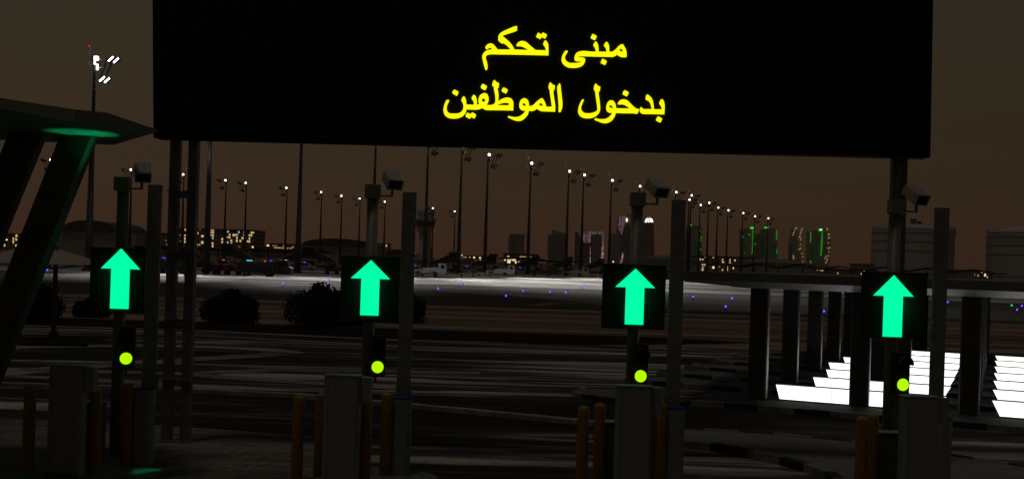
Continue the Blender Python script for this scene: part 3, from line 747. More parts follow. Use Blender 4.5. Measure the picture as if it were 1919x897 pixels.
# ================================================================== FLOODLIGHT MASTS
MH = 28.0
GRP = 'floodlight masts across the apron'
def mast(label, side, lit):
    root = thing('floodlight_mast', label, 'floodlight mast', (0, 0, 0), 0, GRP)
    s = side
    MB().tube((0, 0, 0), (0, 0, MH-.5), .54, .15, n=14).box((0, 0, .2), (1.3, 1.3, .4)).build('pole', M['mast'], root)
    MB().box((s*.22, -.1, MH), (.48, .4, .5)).build('lamp', M['lamp_on'], root)
    b = MB(); b.box((-s*.17, 0, MH), (.28, .5, .5)); b.box((s*.0, .1, MH-.9), (.26, .26, .9)); b.box((s*.25, .1, MH-1.3), (.4, .4, .55))
    b.build('bracket', M['lampbox'], root)
    if lit: MB().box((s*.40, -.15, MH-1.15), (.2, .2, .75)).box((s*.06, -.16, MH-.55), (.18, .1, .5)).build('lamp', M['lamp_on'], root)
    MB().tube((s*.3, 0, MH-.1), (s*1.6, 0, MH-.15), .05, n=6).build('arm', M['arm_metal'], root); MB().tube((s*.3, 0, MH-1.2), (s*1.7, 0, MH-1.2), .05, n=6).build('arm', M['arm_metal'], root)
    MB().tube((s*1.6, 0, MH+.05), (s*.65, 0, MH-3.0), .09, n=6).tube((s*2.25, 0, MH-.5), (s*1.45, 0, MH-2.4), .09, n=6).build('frame', M['lampbox'], root)
    for (fx, fz) in ((2.15, -.05), (2.85, -.2), (1.1, -2.7), (1.75, -2.85)):
        rot = Matrix.Rotation(-s*R(44), 4, 'Y')
        fl = MB().box((s*fx, 0.05, MH+fz), (1.1, .40, .42), M4=rot).build('floodlight', M['lampbox'], root)
        MB().box((s*fx, -.20, MH+fz-(0 if lit else .06)), (.9 if lit else .8, .03 if lit else .16, .2 if lit else .06), M4=rot).build('face', M['lamp_on'] if lit else M['arm_metal'], fl)
    MB().tube((-s*.8, 0, MH-.9), (-s*.8, 0, MH+1.0), .025, n=5).tube((-s*.8, 0, MH-.9), (0, 0, MH-.9), .03, n=5).build('aerial', M['rod'], root)
    MB().box((-s*.80, 0, MH+1.25), (.16 if not lit else .28, .16, .5)).build('beacon_base', M['rod'], root)
    MB().box((-s*.82, 0, MH+1.6), (.18, .18, .18)).build('beacon', M['red'], root)
    return root
def mloc(x, ytop):
    h = horizon(x); Z = (MH-CAMZ)*F/(h-ytop)
    return P(x, ytop, Z)
def mloc2(x, y, Z):
    return P(x, y, Z)
mA = mast('nearest floodlight mast, its four tilted lamps brightly lit, left of the big sign', 1, True)
p = mloc(178, 110); mA.location = (p.x, p.y, 0)
right = [(866, 275), (915, 290), (995, 306), (1066, 321), (1094, 328), (1146, 338), (1198, 349), (1266, 360), (1295, 366), (1291, 374), (1312, 384), (1328, 380), (1345, 389), (1364, 394), (1392, 399), (1414, 405), (1439, 409)]
rl = ['just under the sign edge above the lit terminal', 'above the pale flatbed trucks, first with its head clear of the sign', 'tall and alone between the two dark glass towers', 'left one of the close pair over the skyscrapers', 'right one of the close pair over the skyscrapers',
      'behind the third lane post, left of its arrow sign', 'hidden behind the camera of the third lane', 'beside the top of the third barrier arm', 'back one of the tight cluster right of the third barrier arm', 'front one of the tight cluster right of the third barrier arm',
      'first short one right of the tight cluster', 'second right of the tight cluster', 'third right of the tight cluster', 'fourth right of the tight cluster', 'left of the green lit twin towers', 'in front of the gap of the green lit twin towers', 'last and shortest one at the right end of the row']
mR = None
MLOC = []
for i, (x, y) in enumerate(right):
    p = mloc(x, y); lab = 'floodlight mast ' + rl[i]
    if mR is None: mR = mast(lab, 1, False); mR.location = (p.x, p.y, 0)
    else: copy_tree(mR, lab, (p.x, p.y, 0))
    MLOC.append((p.x, p.y))
for (x, y, Z, lab) in ((386, 520, 165, 'thick mast rising behind the sign beside the gantry legs'), (557, 520, 185, 'thick mast rising behind the sign above the dark van'),
                       (697, 500, 213, 'mast rising straight behind the second lane post'), (796, 480, 231, 'mast crossing the round control tower with lamps half hidden by the sign')):
    p = P(x, y, Z); copy_tree(mR, lab, (p.x, p.y, 0)); MLOC.append((p.x, p.y))
left = [(345, 327, 'between the two gantry legs'), (424, 338, 'above the middle of the lit hotel'), (462, 343, 'above the right end of the lit hotel'), (538, 352, 'right of the lit hotel and left of a thick mast'), (603, 360, 'over the left part of the arched hangar'),
        (641, 367, 'over the middle of the arched hangar'), (675, 372, 'just left of the second lane post'), (722, 378, 'between the second lane post and its barrier arm'), (247, 318, 'partly behind the camera of the first lane'), (812, 390, 'just right of the round control tower'), (853, 396, 'thin and short, beside the fourth thick mast'), (97, 300, 'behind the slanted canopy column')]
mL = None
for i, (x, y, lab) in enumerate(left):
    p = mloc(x, y); lab = 'distant floodlight mast ' + lab
    if mL is None: mL = mast(lab, -1, False); mL.location = (p.x, p.y, 0)
    else: copy_tree(mL, lab, (p.x, p.y, 0))
# the masts' own light on the apron
def spot(src, tgt, power, ang, parent=None):
    l = bpy.data.lights.new('floodlight_beam', 'SPOT'); l.energy = power; l.spot_size = R(ang); l.spot_blend = .8; l.shadow_soft_size = .3; l.color = (1, .96, .90)
    o = bpy.data.objects.new('floodlight_beam', l); col.objects.link(o)
    s = Vector((src[0], src[1], MH-3.6)); o.location = s
    d = Vector((tgt[0], tgt[1], 0)) - s
    o.rotation_euler = d.to_track_quat('-Z', 'Y').to_euler()
beams = [((-46, 165), (-42, 128), 230000, 30), ((-36, 185), (-25, 137), 260000, 28), ((-27, 213), (-8, 154), 260000, 24), ((-18, 231), (4, 163), 280000, 24),
         ((-5.6, 262), (12, 190), 290000, 22), ((5, 279), (24, 218), 290000, 23), ((15, 298), (34, 252), 260000, 24), ((30, 324), (60, 270), 220000, 32)
         , ((-55, 146), (-12, 206), 17000, 22), ((-55, 146), (12, 235), 20000, 16)]
for s_, t_, pw, an in beams: spot(s_, t_, pw, an)

# ================================================================== VEHICLES ON THE APRON
def wheels(root, xs, r, hw):
    for x in xs:
        for sy in (-1, 1):
            w = MB().tube((x, sy*hw-.12, r), (x, sy*hw+.12, r), r, n=16).build('wheel', M['tyre'], root)
            MB().tube((x, sy*(hw+.12), r), (x, sy*(hw+.14), r), r*.55, n=10).build('rim', M['rim'], w)
def truck(label, m, loc, beacon=True):
    root = thing('flatbed_truck', label, 'truck', loc, 0, 'flatbed service trucks on the apron')
    b = MB(); b.prism_y([(-3.1, .55), (-3.05, .95), (-2.9, 1.1), (1.55, 1.1), (1.6, .45), (1.35, .45), (1.1, .8), (.7, .85), (.4, .5), (-1.4, .5), (-1.6, .85), (-2.1, .9), (-2.5, .8), (-2.65, .5)][::-1], -.95, .95)
    b.build('chassis', m, root)
    b = MB(); b.prism_y([(-1.3, 1.1), (-1.3, 1.42), (1.5, 1.50), (1.5, 1.1)][::-1], -.9, .9); b.build('load_bed', m, root)
    b = MB(); b.prism_y([(1.55, .45), (1.55, 2.25), (1.75, 2.32), (2.55, 2.28), (2.78, 2.1), (2.95, 1.35), (3.0, .45)][::-1], -.95, .95)
    cab = b.build('cab', m, root)
    for sy in (-.956, .956): b = MB(); b.prism_y([(1.95, 1.4), (1.98, 2.1), (2.45, 2.1), (2.72, 1.4)][::-1], sy-.005, sy+.005); b.build('side_window', M['glass'], cab)
    MB().box((2.93, 0, 1.75), (.02, 1.5, .55), M4=Matrix.Rotation(R(-14), 4, 'Y')).build('windscreen', M['glass'], cab)
    MB().box((3.05, 0, .4), (.25, 1.9, .18)).build('bumper', M['truck_dark'], root)
    MB().box((3.01, -.75, .7), (.05, .3, .12)).build('headlight', M['tail'], root)
    wheels(root, (-2.2, 1.0), .40, .84)
    return root
def vpos(x, y): g = G(x, y); return (g.x, g.y, 0)
t1 = truck('pale flatbed truck with an open cab, nearest the second barrier arm', M['truck_white'], vpos(806, 516.5))
t2 = copy_tree(t1, 'pale flatbed truck with shaded cab right of the small trolleys', vpos(938, 516.5))
t3 = copy_tree(t1, 'small pale flatbed truck furthest right, beside the third arrow sign', vpos(1078, 517.8))
for t in (t1, t2, t3): t.scale = (1, 1, 1)
t3.scale = (1.05, 1, 1.0)
t4 = truck('black flatbed truck parked between two pale trucks', M['truck_dark'], vpos(1020, 517.5))
for t, (dx, c_) in ((t2, (1.9, 'beacon_blue')),):
    pass
def van(label, loc, s=1.0):
    root = thing('tank_van', label, 'van', loc, 0, 'dark vans on the apron')
    b = MB(); b.prism_y([(-3.4, .5), (-3.5, 1.5), (-3.2, 1.85), (1.3, 1.95), (1.35, .5), (.9, .5), (.75, .85), (.2, .85), (0, .5), (-1.9, .5), (-2.1, .9), (-2.7, .9), (-2.9, .5)][::-1], -1.0, 1.0); b.build('tank', M['truck_dark'], root)
    b = MB(); b.prism_y([(1.4, .4), (1.4, 2.15), (1.7, 2.3), (2.9, 2.25), (3.2, 1.4), (3.5, 1.2), (3.5, .4)][::-1], -1.0, 1.0); cab = b.build('cab', M['truck_dark'], root)
    for sy in (-1.006, 1.006): b = MB(); b.prism_y([(1.8, 1.35), (1.8, 2.05), (2.75, 2.05), (3.0, 1.35)][::-1], sy-.005, sy+.005); b.build('side_window', M['glass'], cab)
    MB().box((-3.45, 0, 1.2), (.08, 1.6, .2)).build('tail_light', M['tail'], root)
    MB().box((-1.0, 0, .34), (2.0, 1.8, .25)).build('step', M['kerb'], root)
    wheels(root, (-2.4, .5), .45, .9)
    root.scale = (s, s, s)
    return root
v1 = van('long dark tank van left of the thick mast, in front of the hotel', vpos(498, 518))
v2 = copy_tree(v1, 'dark van half hidden between the gantry legs', vpos(312, 512), R(180)); 
v3 = copy_tree(v1, 'dark van half hidden behind the second arrow sign', vpos(686, 515.5))
def trolley(label, loc, m=None):
    root = thing('baggage_trolley', label, 'trolley', loc, 0, 'flat baggage trolleys on the apron')
    MB().box((0, 0, .55), (3.2, 1.5, .10)).box((0, 0, .42), (2.6, .9, .12)).box((-1.8, 0, .4), (.8, .06, .06)).build('deck', m or M['steel_pale'], root)
    MB().box((0, -.76, .62), (3.0, .03, .05)).build('edge_rail', M['yellow'], root)
    MB().box((.4, 0, .85), (.16, .3, .5)).build('post', m or M['steel_pale'], root)
    wheels(root, (-1.1, 1.1), .2, .55)
    return root
tr = trolley('pale flat trolley with an upright post between two pale trucks', vpos(876, 518.3))
copy_tree(tr, 'grey flat trolley coupled right of the pale trolley', vpos(908, 517.2))
copy_tree(tr, 'flat trolley parked in front of the nearest pale truck', vpos(803, 518.2))
copy_tree(tr, 'flat trolley at the right beside the third arrow sign', vpos(1118, 519.5))
copy_tree(tr, 'flat trolley half hidden by the third arrow sign', vpos(1136, 520.5))
def cart(label, loc):
    root = thing('baggage_cart', label, 'baggage cart', loc, 0, 'loaded baggage carts')
    MB().box((0, 0, .55), (2.4, 1.4, .1)).build('deck', M['truck_dark'], root)
    b = MB()
    for x in (-1.15, 0, 1.15):
        for y in (-.65, .65): b.box((x, y, 1.15), (.06, .06, 1.1))
    b.box((0, 0, 1.72), (2.5, 1.5, .06)); b.build('cage', M['truck_dark'], root)
    MB().box((-.5, 0, .95), (.9, 1.1, .65)).build('load', M['stairs'], root, bevel=.05)
    MB().box((.55, 0, .82), (.9, 1.0, .4)).build('load', M['tail'], root, bevel=.05)
    wheels(root, (-.8, .8), .26, .6)
    return root
c1 = cart('baggage cart coupled behind the long dark van', vpos(436, 514.5))
copy_tree(c1, 'baggage cart in the middle of the string left of the van', vpos(415, 514))
copy_tree(c1, 'baggage cart at the left end of the string', vpos(397, 513.5))
copy_tree(c1, 'baggage cart standing right of the thick mast, left of the second arrow sign', vpos(622, 514))
def stairs(label, loc, flip=1):
    root = thing('boarding_stairs', label, 'boarding stairs', loc, 0, 'boarding stair vehicles')
    b = MB(); b.box((0, 0, .7), (7.0, 2.0, .5)); b.box((3.2*flip, 0, 1.4), (1.2, 2.0, 1.0)); b.build('chassis', M['stairs'], root)
    b = MB(); f = flip
    pts = [(-3.2*f, .95), (-3.2*f, 1.9), (1.2*f, 4.2), (3.4*f, 4.2), (3.4*f, 2.4), (1.5*f, 2.4)]
    b.prism_y(pts[::-1] if f > 0 else pts, -.9, .9); b.build('flight', M['stairs'], root)
    b = MB(); b.box((2.6*f, 0, 4.62), (2.4, 2.3, .8)); b.build('hood', M['stairs'], root, bevel=.3)
    b = MB(); b.tube((-3.2*f, -.95, 2.3), (-1.0*f, -.95, 3.45), .06, n=5); b.tube((-3.0*f, -1.02, 1.3), (-1.4*f, -1.02, 2.0), .06, n=5); b.tube((-3.0*f, -.95, 1.2), (-3.0*f, -.95, 2.3), .06, n=5); b.tube((-3.7*f, -.95, .9), (-3.5*f, -.95, 2.3), .05, n=5)
    b.build('handrail', M['yellow'], root)
    wheels(root, (-2.4, 2.4), .42, .9)
    return root
s1 = stairs('dark boarding stairs behind the nearest pale truck', vpos(829, 509.5), 1)
copy_tree(s1, 'dark boarding stairs left of the trolleys and mast', vpos(905, 510.5))
copy_tree(s1, 'dark boarding stairs behind the black flatbed truck', vpos(985, 512))
copy_tree(s1, 'dark boarding stairs behind the small pale truck at the right', vpos(1048, 513.5))
copy_tree(s1, 'dark boarding stairs beside the third arrow sign', vpos(1110, 513.5))
copy_tree(s1, 'dark boarding stairs left of the thick mast above the van', vpos(555, 503.5))
s2 = stairs('boarding stairs facing left above the baggage carts', vpos(447, 501), -1)
copy_tree(s2, 'boarding stairs facing left right of the thick mast', vpos(600, 505))
copy_tree(s2, 'boarding stairs facing left seen between the gantry legs', vpos(350, 499))
# small parked service cars with beacons behind
def car(label, loc, bm, extra=None):
    root = thing('service_car', label, 'service car', loc, 0, 'service cars with flashing lights')
    b = MB(); b.prism_y([(-2.2, .35), (-2.2, .95), (-1.5, 1.0), (-1.1, 1.5), (.6, 1.5), (1.1, 1.0), (2.1, .9), (2.2, .35)][::-1], -.85, .85); b.build('body', M['truck_white'], root)
    for sy in (-.856, .856): b = MB(); b.prism_y([(-1.2, 1.03), (-.98, 1.42), (.5, 1.42), (.85, 1.03)][::-1], sy-.004, sy+.004); b.build('side_window', M['glass'], root)
    MB().box((-.2, 0, 1.62), (1.1 if bm == M['beacon_cyan'] else .5, .3, .2)).build('light_bar', bm, root)
    if extra: MB().box((-1.3, -.5, 1.45), (.4, .3, .45)).build('lamp', extra, root)
    wheels(root, (-1.35, 1.35), .32, .72)
    return root
for x, y, bm, ex, lab in ((469, 503, 'beacon_cyan', None, 'service car with a cyan light bar in front of the hotel'), (509, 503, 'beacon_blue', 'beacon_orange', 'service car with blue and orange lights behind the van'),
                          (420, 502, 'beacon_orange', None, 'service car with an orange beacon left of the cyan one'), (572, 506, 'beacon_blue', None, 'service car with a blue light right of the thick mast'),
                          (626, 505, 'beacon_blue', None, 'service car with a blue light left of the second arrow sign'), (309, 499, 'beacon_blue', 'beacon_orange', 'service car with bright blue lights left of the gantry legs'),
                          (779, 513, 'beacon_blue', None, 'service car with two blue lights just right of the second barrier arm'), (876, 511, 'beacon_blue', None, 'service car with a blue light between mast and stairs'), (976, 513, 'beacon_blue', None, 'service car with blue light behind the black truck')):
    car(lab, vpos(x, y), M[bm], M[ex] if ex else None)

# ================================================================== TAXIWAY EDGE LIGHTS
tl = [(530, 531), (617, 523), (821, 541), (868, 530), (948, 554), (980, 545), (1031, 547), (1060, 548), (1091, 537), (1299, 556), (1372, 559), (1360, 574), (1469, 579), (1540, 563.5), (1544, 583), (1578, 549), (1776, 566), (1906, 580), (1915, 573), (315, 513), (88, 506)]
tw = ['left of the second arrow sign, below the van', 'close to the left edge of the second arrow sign', 'below the nearest pale truck', 'below the pale trolley', 'lowest of the lights on the dark turf edge', 'just right of and above the lowest turf light',
      'left of a close pair near the third arrow sign', 'right of a close pair near the third arrow sign', 'on the bright apron left of the third arrow sign', 'first right of the third barrier arm', 'right one above the lone lower light before the shelter', 'lone lower one left of the first shelter column',
      'right of the first shelter column', 'left of the fourth arrow sign, upper of two stacked', 'left of the fourth arrow sign, lower of two stacked', 'just under the bright shelter edge', 'right of the fourth barrier arm', 'left one at the right photo edge', 'right one at the right photo edge', 'between the gantry legs', 'behind the slanted column and the parasol pole']
def tlight(x, y, lab, m, cat='taxiway light'):
    g = G(x, y, .35)
    root = thing('taxiway_light', lab, cat, (g.x, g.y, 0), 0, 'blue taxiway edge lights')
    s = max(.06, g.y*.00068)
    MB().tube((0, 0, 0), (0, 0, .3), .04, n=8).build('stem', M['post'], root)
    MB().lathe([(s*.7, .29), (s, .33), (s, .33+s), (s*.6, .33+s*1.6), (s*.1, .33+s*1.8)], n=10).build('lens', m, root, smooth=True)
for (x, y), w in zip(tl, tw): tlight(x, y, 'blue taxiway light ' + w, M['blue_light'])
tlight(1896, 572, 'single green taxiway light near the right photo edge', M['green_light'])

# ================================================================== FAR BUILDINGS
def block(name, label, cat, x0, x1, yt, Z, m, depth=40, ybot=None):
    a = P(x0, horizon(x0), Z); c = P(x1, horizon(x1), Z); H = P((x0+x1)/2, yt, Z).z
    root = thing(name, label, cat, ((a.x+c.x)/2, Z, 0))
    W = c.x-a.x
    MB().box((0, depth/2, H/2), (W, depth, H)).build('wall', m, root)
    MB().box((0, depth/2, H+.4), (W+1, depth+1, .8)).build('roof', M['hangar_roof'], root)
    return root, W, H
WM = {}
def win(root, x, y, wpx, hpx, Z, m, nm='window'):
    p = P(x, y, Z) - root.location
    key = (round(wpx, 1), round(hpx, 1), Z, m)
    if key not in WM:
        b = MB(); w = wpx*Z/F; h = hpx*Z/F
        b.box((0, 0, 0), (w, .16, h)); o = b.build(nm, M[m], root)
        if w > 2: pass
        WM[key] = o
    else:
        o = WM[key].copy(); col.objects.link(o); o.parent = root
    o.name = nm
    o.location = (p.x, -.09, p.z)
# hotel
Z = 900
r, W, H = block('hotel', 'wide hotel block with scattered lit windows behind the gantry legs', 'hotel', 319, 475, 430, Z, M['hotel'], 40)
def crop2(cx, cy, ox, oy, s=1919/240): return ox+cx/s, oy+cy/s
hw_ = [(865,82,4,3.5,'win'),(890,130,3,4,'win'),(862,170,4.5,3.5,'win'),(860,217,4.5,4,'win'),(860,263,4.5,4,'win'),(884,305,3,3.5,'win_white'),(868,346,6,2.2,'win_bright'),(783,163,1.5,1,'win'),(783,255,1.5,1.4,'win'),(783,300,1.8,1.4,'win'),(778,345,2,1.8,'win'),
 (1043,133,2.8,4,'win'),(1078,80,1.8,2,'win_dim'),(1115,178,4.4,3.6,'win'),(1112,272,4.2,4.4,'win'),(1038,308,2.6,3,'win_white'),(1072,307,2.4,1.5,'win'),(1037,350,2.6,1.8,'win'),
 (1248,88,1.8,2.4,'win'),(1275,85,3,3.2,'win'),(1246,125,2,3,'win'),(1275,124,3,3.2,'win'),(1272,165,2.8,3.6,'win'),(1246,165,2,2.6,'win_white'),(1271,207,2.8,3.6,'win_white'),(1267,285,2.8,3.4,'win'),(1268,328,2.8,4.4,'win'),
 (1411,222,3.2,3.6,'win'),(1411,270,3,4,'win'),(1413,320,4,4,'win'),(1438,112,1.2,2.4,'win_dim'),(1498,110,2.8,3.4,'win_white'),(1523,157,2.6,3.6,'win'),(1522,197,2.6,3.6,'win'),(1494,195,2.4,2.6,'win'),(1547,245,2.8,3.8,'win'),(1547,290,2.8,4.2,'win'),(1493,275,3,3.6,'win_white'),(1522,330,1.8,2.8,'win_dim'),
 (1580,162,3.2,4,'win'),(1607,160,2.4,3.4,'win'),(1634,158,2.8,3.2,'win_white'),(1632,204,2.8,3.6,'win'),(1630,248,2.8,4.2,'win'),(1683,250,2.8,3.8,'win'),(1660,118,2.8,3.4,'win_white'),(1740,162,2.8,3.6,'win'),(1712,208,2.6,3.8,'win'),(1738,208,2.8,4,'win'),(1742,118,2.6,3.2,'win_white'),
 (1852,125,3.2,3.4,'win'),(1880,125,2.2,3,'win'),(1820,165,2.6,3.4,'win'),(1848,165,2.8,3.6,'win'),(1820,212,2.6,3.4,'win'),(1792,255,2.4,3.6,'win'),(1817,256,2.8,4,'win'),(1868,346,3,4.4,'win_bright'),(1670,335,1.8,2,'win_dim')]
for cx, cy, w, h, m in hw_:
    x, y = crop2(cx, cy, 240, 420); win(r, x, y, w, h, Z, m)
# small block left of hotel
r, W, H = block('apartment_block', 'pale low apartment block with a row of lit windows left of the hotel', 'apartment block', 254, 318, 449, 905, M['hotel2'], 30)
for cx, cy, w, h, m in [(170,295,1.4,1.6,'win'),(200,295,1.4,1.6,'win'),(228,296,1.4,1.6,'win'),(258,297,1.4,1.6,'win'),(288,297,1.6,1.6,'win'),(463,303,1.6,1.6,'win'),(494,304,1.6,1.6,'win'),(524,304,1.6,1.6,'win'),(554,304,1.6,1.6,'win'),(584,304,1.6,1.6,'win'),(613,306,1.4,1.8,'win'),(567,236,2,2.4,'win'),(120,328,1,1.6,'win_white'),(183,328,1,2,'win_white')]:
    x, y = crop2(cx, cy, 240, 420); win(r, x, y, w, h, 905, m)
r, W, H = block('apartment_block', 'taller dark block with a column of lit windows behind the first barrier arm', 'apartment block', 232, 302, 436.5, 960, M['hotel'], 30)
for cx, cy, w, h, m in [(206,150,3.4,3.2,'win'),(204,190,3.4,3,'win'),(204,228,3.4,1.4,'win'),(462,160,1.8,3.6,'win'),(464,198,1.8,3,'win')]:
    x, y = crop2(cx, cy, 240, 420); win(r, x, y, w, h, 960, m)
r, W, H = block('apartment_block', 'dark block with a few lit windows beyond the slanted columns at far left', 'apartment block', -20, 34, 438.5, 800, M['hotel'], 30)
for cx, cy, w, h, m in [(248,170,3.4,4.4,'win'),(200,215,2,4,'win'),(246,222,3.4,5,'win'),(200,262,2,6,'win'),(243,318,3,4,'win'),(70,315,2.4,4,'win')]:
    x, y = crop2(cx, cy, 0, 420); win(r, x, y, w, h, 800, m)
# low block centre-left
r, W, H = block('office_block', 'low office block with a dotted line of lit windows left of the arched hangar', 'office block', 500, 556, 457.8, 950, M['hotel'], 30)
for cx, cy, w, h, m in [(497,237,4,3,'win_bright'),(598,272,2,2.2,'win'),(631,272,2,2.2,'win'),(663,273,2,2.2,'win'),(697,273,2,2,'win'),(729,275,2,2,'win'),(729,240,2.2,2,'win_dim'),(792,278,1.6,2,'win'),(830,279,1.6,1.6,'win'),(856,280,1.6,1.6,'win'),(870,256,1.8,1.8,'win'),(898,298,1.8,2.4,'win_dim'),(615,240,3.6,1.8,'win_dim'),(575,240,3.6,1.8,'win_dim')]:
    x, y = crop2(cx, cy, 440, 430); win(r, x, y, w, h, 950, m)
r, W, H = block('office_block', 'narrow low block with lit windows beside the second lane post', 'office block', 704, 725, 457, 1000, M['hotel2'], 30)
for cx, cy, w, h, m in [(55,152,2,2.4,'win'),(100,155,2,2.6,'win'),(148,155,1.6,2.4,'win_dim'),(193,160,2,4,'win'),(146,195,2,3,'win'),(95,235,2,2.4,'win_dim'),(143,232,1.8,3,'win_white')]:
    x, y = crop2(cx, cy, 700, 440); win(r, x, y, w, h, 1000, m)
r, W, H = block('office_block', 'long low block with small lit windows left of the glass towers', 'office block', 866, 929, 480.5, 1000, M['hotel'], 30)
for cx, cy, w, h, m in [(1343,337,1.2,1.4,'win'),(1377,333,2,2.4,'win'),(1440,335,2,1.8,'win'),(1507,338,3.4,2.8,'win_bright'),(1596,342,3.2,2.8,'win_bright'),(1603,375,2.2,2,'win'),(1752,345,2,1.8,'win_dim'),(1772,346,1.6,2,'win_dim'),(1806,348,1.8,2.2,'win'),(1535,378,2,1,'win_dim')]:
    x, y = crop2(cx, cy, 700, 440); win(r, x, y, w, h, 1000, m)
r, W, H = block('terminal_lounge', 'low building with brightly lit yellow windows below the leftmost glass tower', 'terminal', 943, 1007, 477.5, 700, M['hotel'], 30)
for cx, cy, w, h, m in [(260,490,2.8,4,'win_bright'),(211,528,3,4,'win_bright'),(270,528,6,4,'win_bright'),(308,530,3,4,'win_bright'),(334,530,3,4,'win_bright'),(358,532,2.6,4,'win_bright'),(269,566,6,3.6,'win_bright'),(372,568,3,4,'win_bright'),(416,560,2,2,'win'),(444,497,2.8,3.4,'win_bright'),(468,498,2.8,3.4,'win_bright'),(492,498,2.8,3.4,'win_bright'),(516,499,2.6,3.4,'win_bright'),(598,502,2,3.4,'win_bright'),(630,502,3.6,3.4,'win_bright'),(690,502,2.6,3,'win_bright'),(595,571,2,3,'win'),(633,574,2,3.4,'win')]:
    x, y = crop2(cx, cy, 920, 420); win(r, x, y, w, h, 700, m)
r, W, H = block('residential_block', 'wide residential block with scattered lit windows above the shelter roof', 'apartment block', 1309, 1424, 482.5, 700, M['hotel2'], 30)
s6 = 1656/240
for cx, cy, w, h, m in [(1255,660,3,2.4,'win'),(1290,662,3,2.4,'win_white'),(1320,632,2,2.4,'win_dim'),(1427,635,2,2.6,'win'),(1290,730,2.6,2.4,'win'),(1317,732,1.8,3,'win'),(1290,760,2.4,2.4,'win_white'),(1288,792,3,4,'win'),(1428,765,3.8,4,'win_bright'),(1503,758,3,1.6,'win_dim'),(1546,668,2,3.4,'win'),(1553,698,4,2.6,'win'),(1545,797,2,3,'win'),(1607,765,2,3,'win'),(1607,797,2,3,'win'),(1642,668,1.8,3,'win'),(1642,700,1.8,3,'win')]:
    x, y = crop2(cx, cy, 1130, 390, s6); win(r, x, y, w, h, 700, m)
s7 = 1919/280
for cx, cy, w, h, m in [(118,600,2.4,3,'win'),(176,633,1.6,2.6,'win_dim'),(253,638,1.6,2.4,'win_white'),(307,656,4,2,'win_bright'),(97,700,2,4,'win'),(143,697,2,3.4,'win'),(253,715,1.8,4.4,'win'),(305,718,3,3,'win_bright'),(368,722,2.2,3.4,'win_bright'),(217,728,1.6,3,'win_white'),(305,740,2,2,'win')]:
    x, y = crop2(cx, cy, 1360, 400, s7); win(r, x, y, w, h, 700, m)
r, W, H = block('low_warehouse', 'long low dark building with few lit windows left of the big storage tanks', 'warehouse', 1424, 1640, 504.5, 650, M['hangar'], 30)
for cx, cy, w, h, m in [(1040,705,1.6,1.4,'win'),(1178,725,2,2,'win_dim'),(1215,730,2,2,'win_dim'),(1240,730,3,1.6,'win'),(1438,765,1.4,2.6,'win'),(1745,772,2,2.4,'win_bright'),(1775,742,2,2.4,'win_bright'),(1775,775,2,2.4,'win_bright')]:
    x, y = crop2(cx, cy, 1360, 400, s7); win(r, x, y, w, h, 650, m)
r, W, H = block('low_warehouse', 'small dark rooftop block just left of the first storage tank', 'warehouse', 1611, 1638, 496.5, 690, M['hangar'], 20)
r, W, H = block('low_warehouse', 'low dark building between the two storage tanks', 'warehouse', 1786, 1826, 508, 640, M['hangar'], 20)
r, W, H = block('office_block', 'low block with small lit windows just left of the second storage tank', 'office block', 1800, 1860, 509.5, 700, M['hotel'], 20)
for x, y, w, h, m in [(1785,512,1.6,2,'win'),(1821,514,1,2,'win'),(1826,514,2,4,'win_dim'),(1833,516,3,4,'win_dim'),(1840,510,3,1.4,'win'),(1846,515,3,5,'win_bright'),(1850,519,2,2,'win')]:
    win(r, x, y, w, h, 700, m)
# gabled halls
def hall(label, x0, x1, ye, yr, rx0, rx1, Z):
    a = P(x0, horizon(x0), Z); c = P(x1, horizon(x1), Z); He = P((x0+x1)/2, ye, Z).z; Hr = P((rx0+rx1)/2, yr, Z).z
    root = thing('hall', label, 'hall', ((a.x+c.x)/2, Z, 0)); W = c.x-a.x
    MB().box((0, 20, He/2), (W, 40, He)).build('wall', M['hangar'], root)
    r0 = P(rx0, yr, Z).x-root.location.x; r1 = P(rx1, yr, Z).x-root.location.x
    b = MB(); b.v = [Vector(q) for q in ((-W/2-.5, -.5, He), (W/2+.5, -.5, He), (W/2+.5, 40.5, He), (-W/2-.5, 40.5, He), (r0, 20, Hr), (r1, 20, Hr))]
    b.face((3, 2, 1, 0)); b.face((0, 1, 5, 4)); b.face((1, 2, 5)); b.face((2, 3, 4, 5)); b.face((3, 0, 4)); b.build('roof', M['ctower_dark'], root)
hall('dark hip roofed hall behind the third barrier arm', 1209, 1309, 485.5, 478, 1247, 1290, 620)
hall('dark hip roofed hall in front of the green lit towers', 1405, 1528, 492.5, 484.5, 1440, 1486, 610)
hall('low dark building at the foot of the control tower', 764, 822, 488, 482, 775, 810, 780)
# arched hangars
def hangar(label, x0, x1, ywall, ytop, ax0, ax1, Z):
    a = P(x0, horizon(x0), Z); c = P(x1, horizon(x1), Z); Hw = P((x0+x1)/2, ywall, Z).z; Ht = P((ax0+ax1)/2, ytop, Z).z
    root = thing('hangar', label, 'hangar', ((a.x+c.x)/2, Z, 0)); W = c.x-a.x
    MB().box((0, 30, Hw/2), (W, 60, Hw)).build('wall', M['hangar'], root)
    q0 = P(ax0, ywall, Z).x-root.location.x; q1 = P(ax1, ywall, Z).x-root.location.x
    pts = []
    for i in range(25):
        t = PI*i/24; pts.append(((q0+q1)/2 + (q1-q0)/2*math.cos(t), Hw + (Ht-Hw)*math.sin(t)**.8))
    b = MB(); b.prism_y(pts[::-1], -1, 60); b.build('roof', M['hangar_roof'], root)
hangar('big hangar with a flat arched roof between the slanted column and the first lane post', 100, 254, 434, 412.5, 116, 217, 700)
hangar('long hangar with an arched roof left of the second lane post', 560, 704, 461, 447, 566, 702, 850)
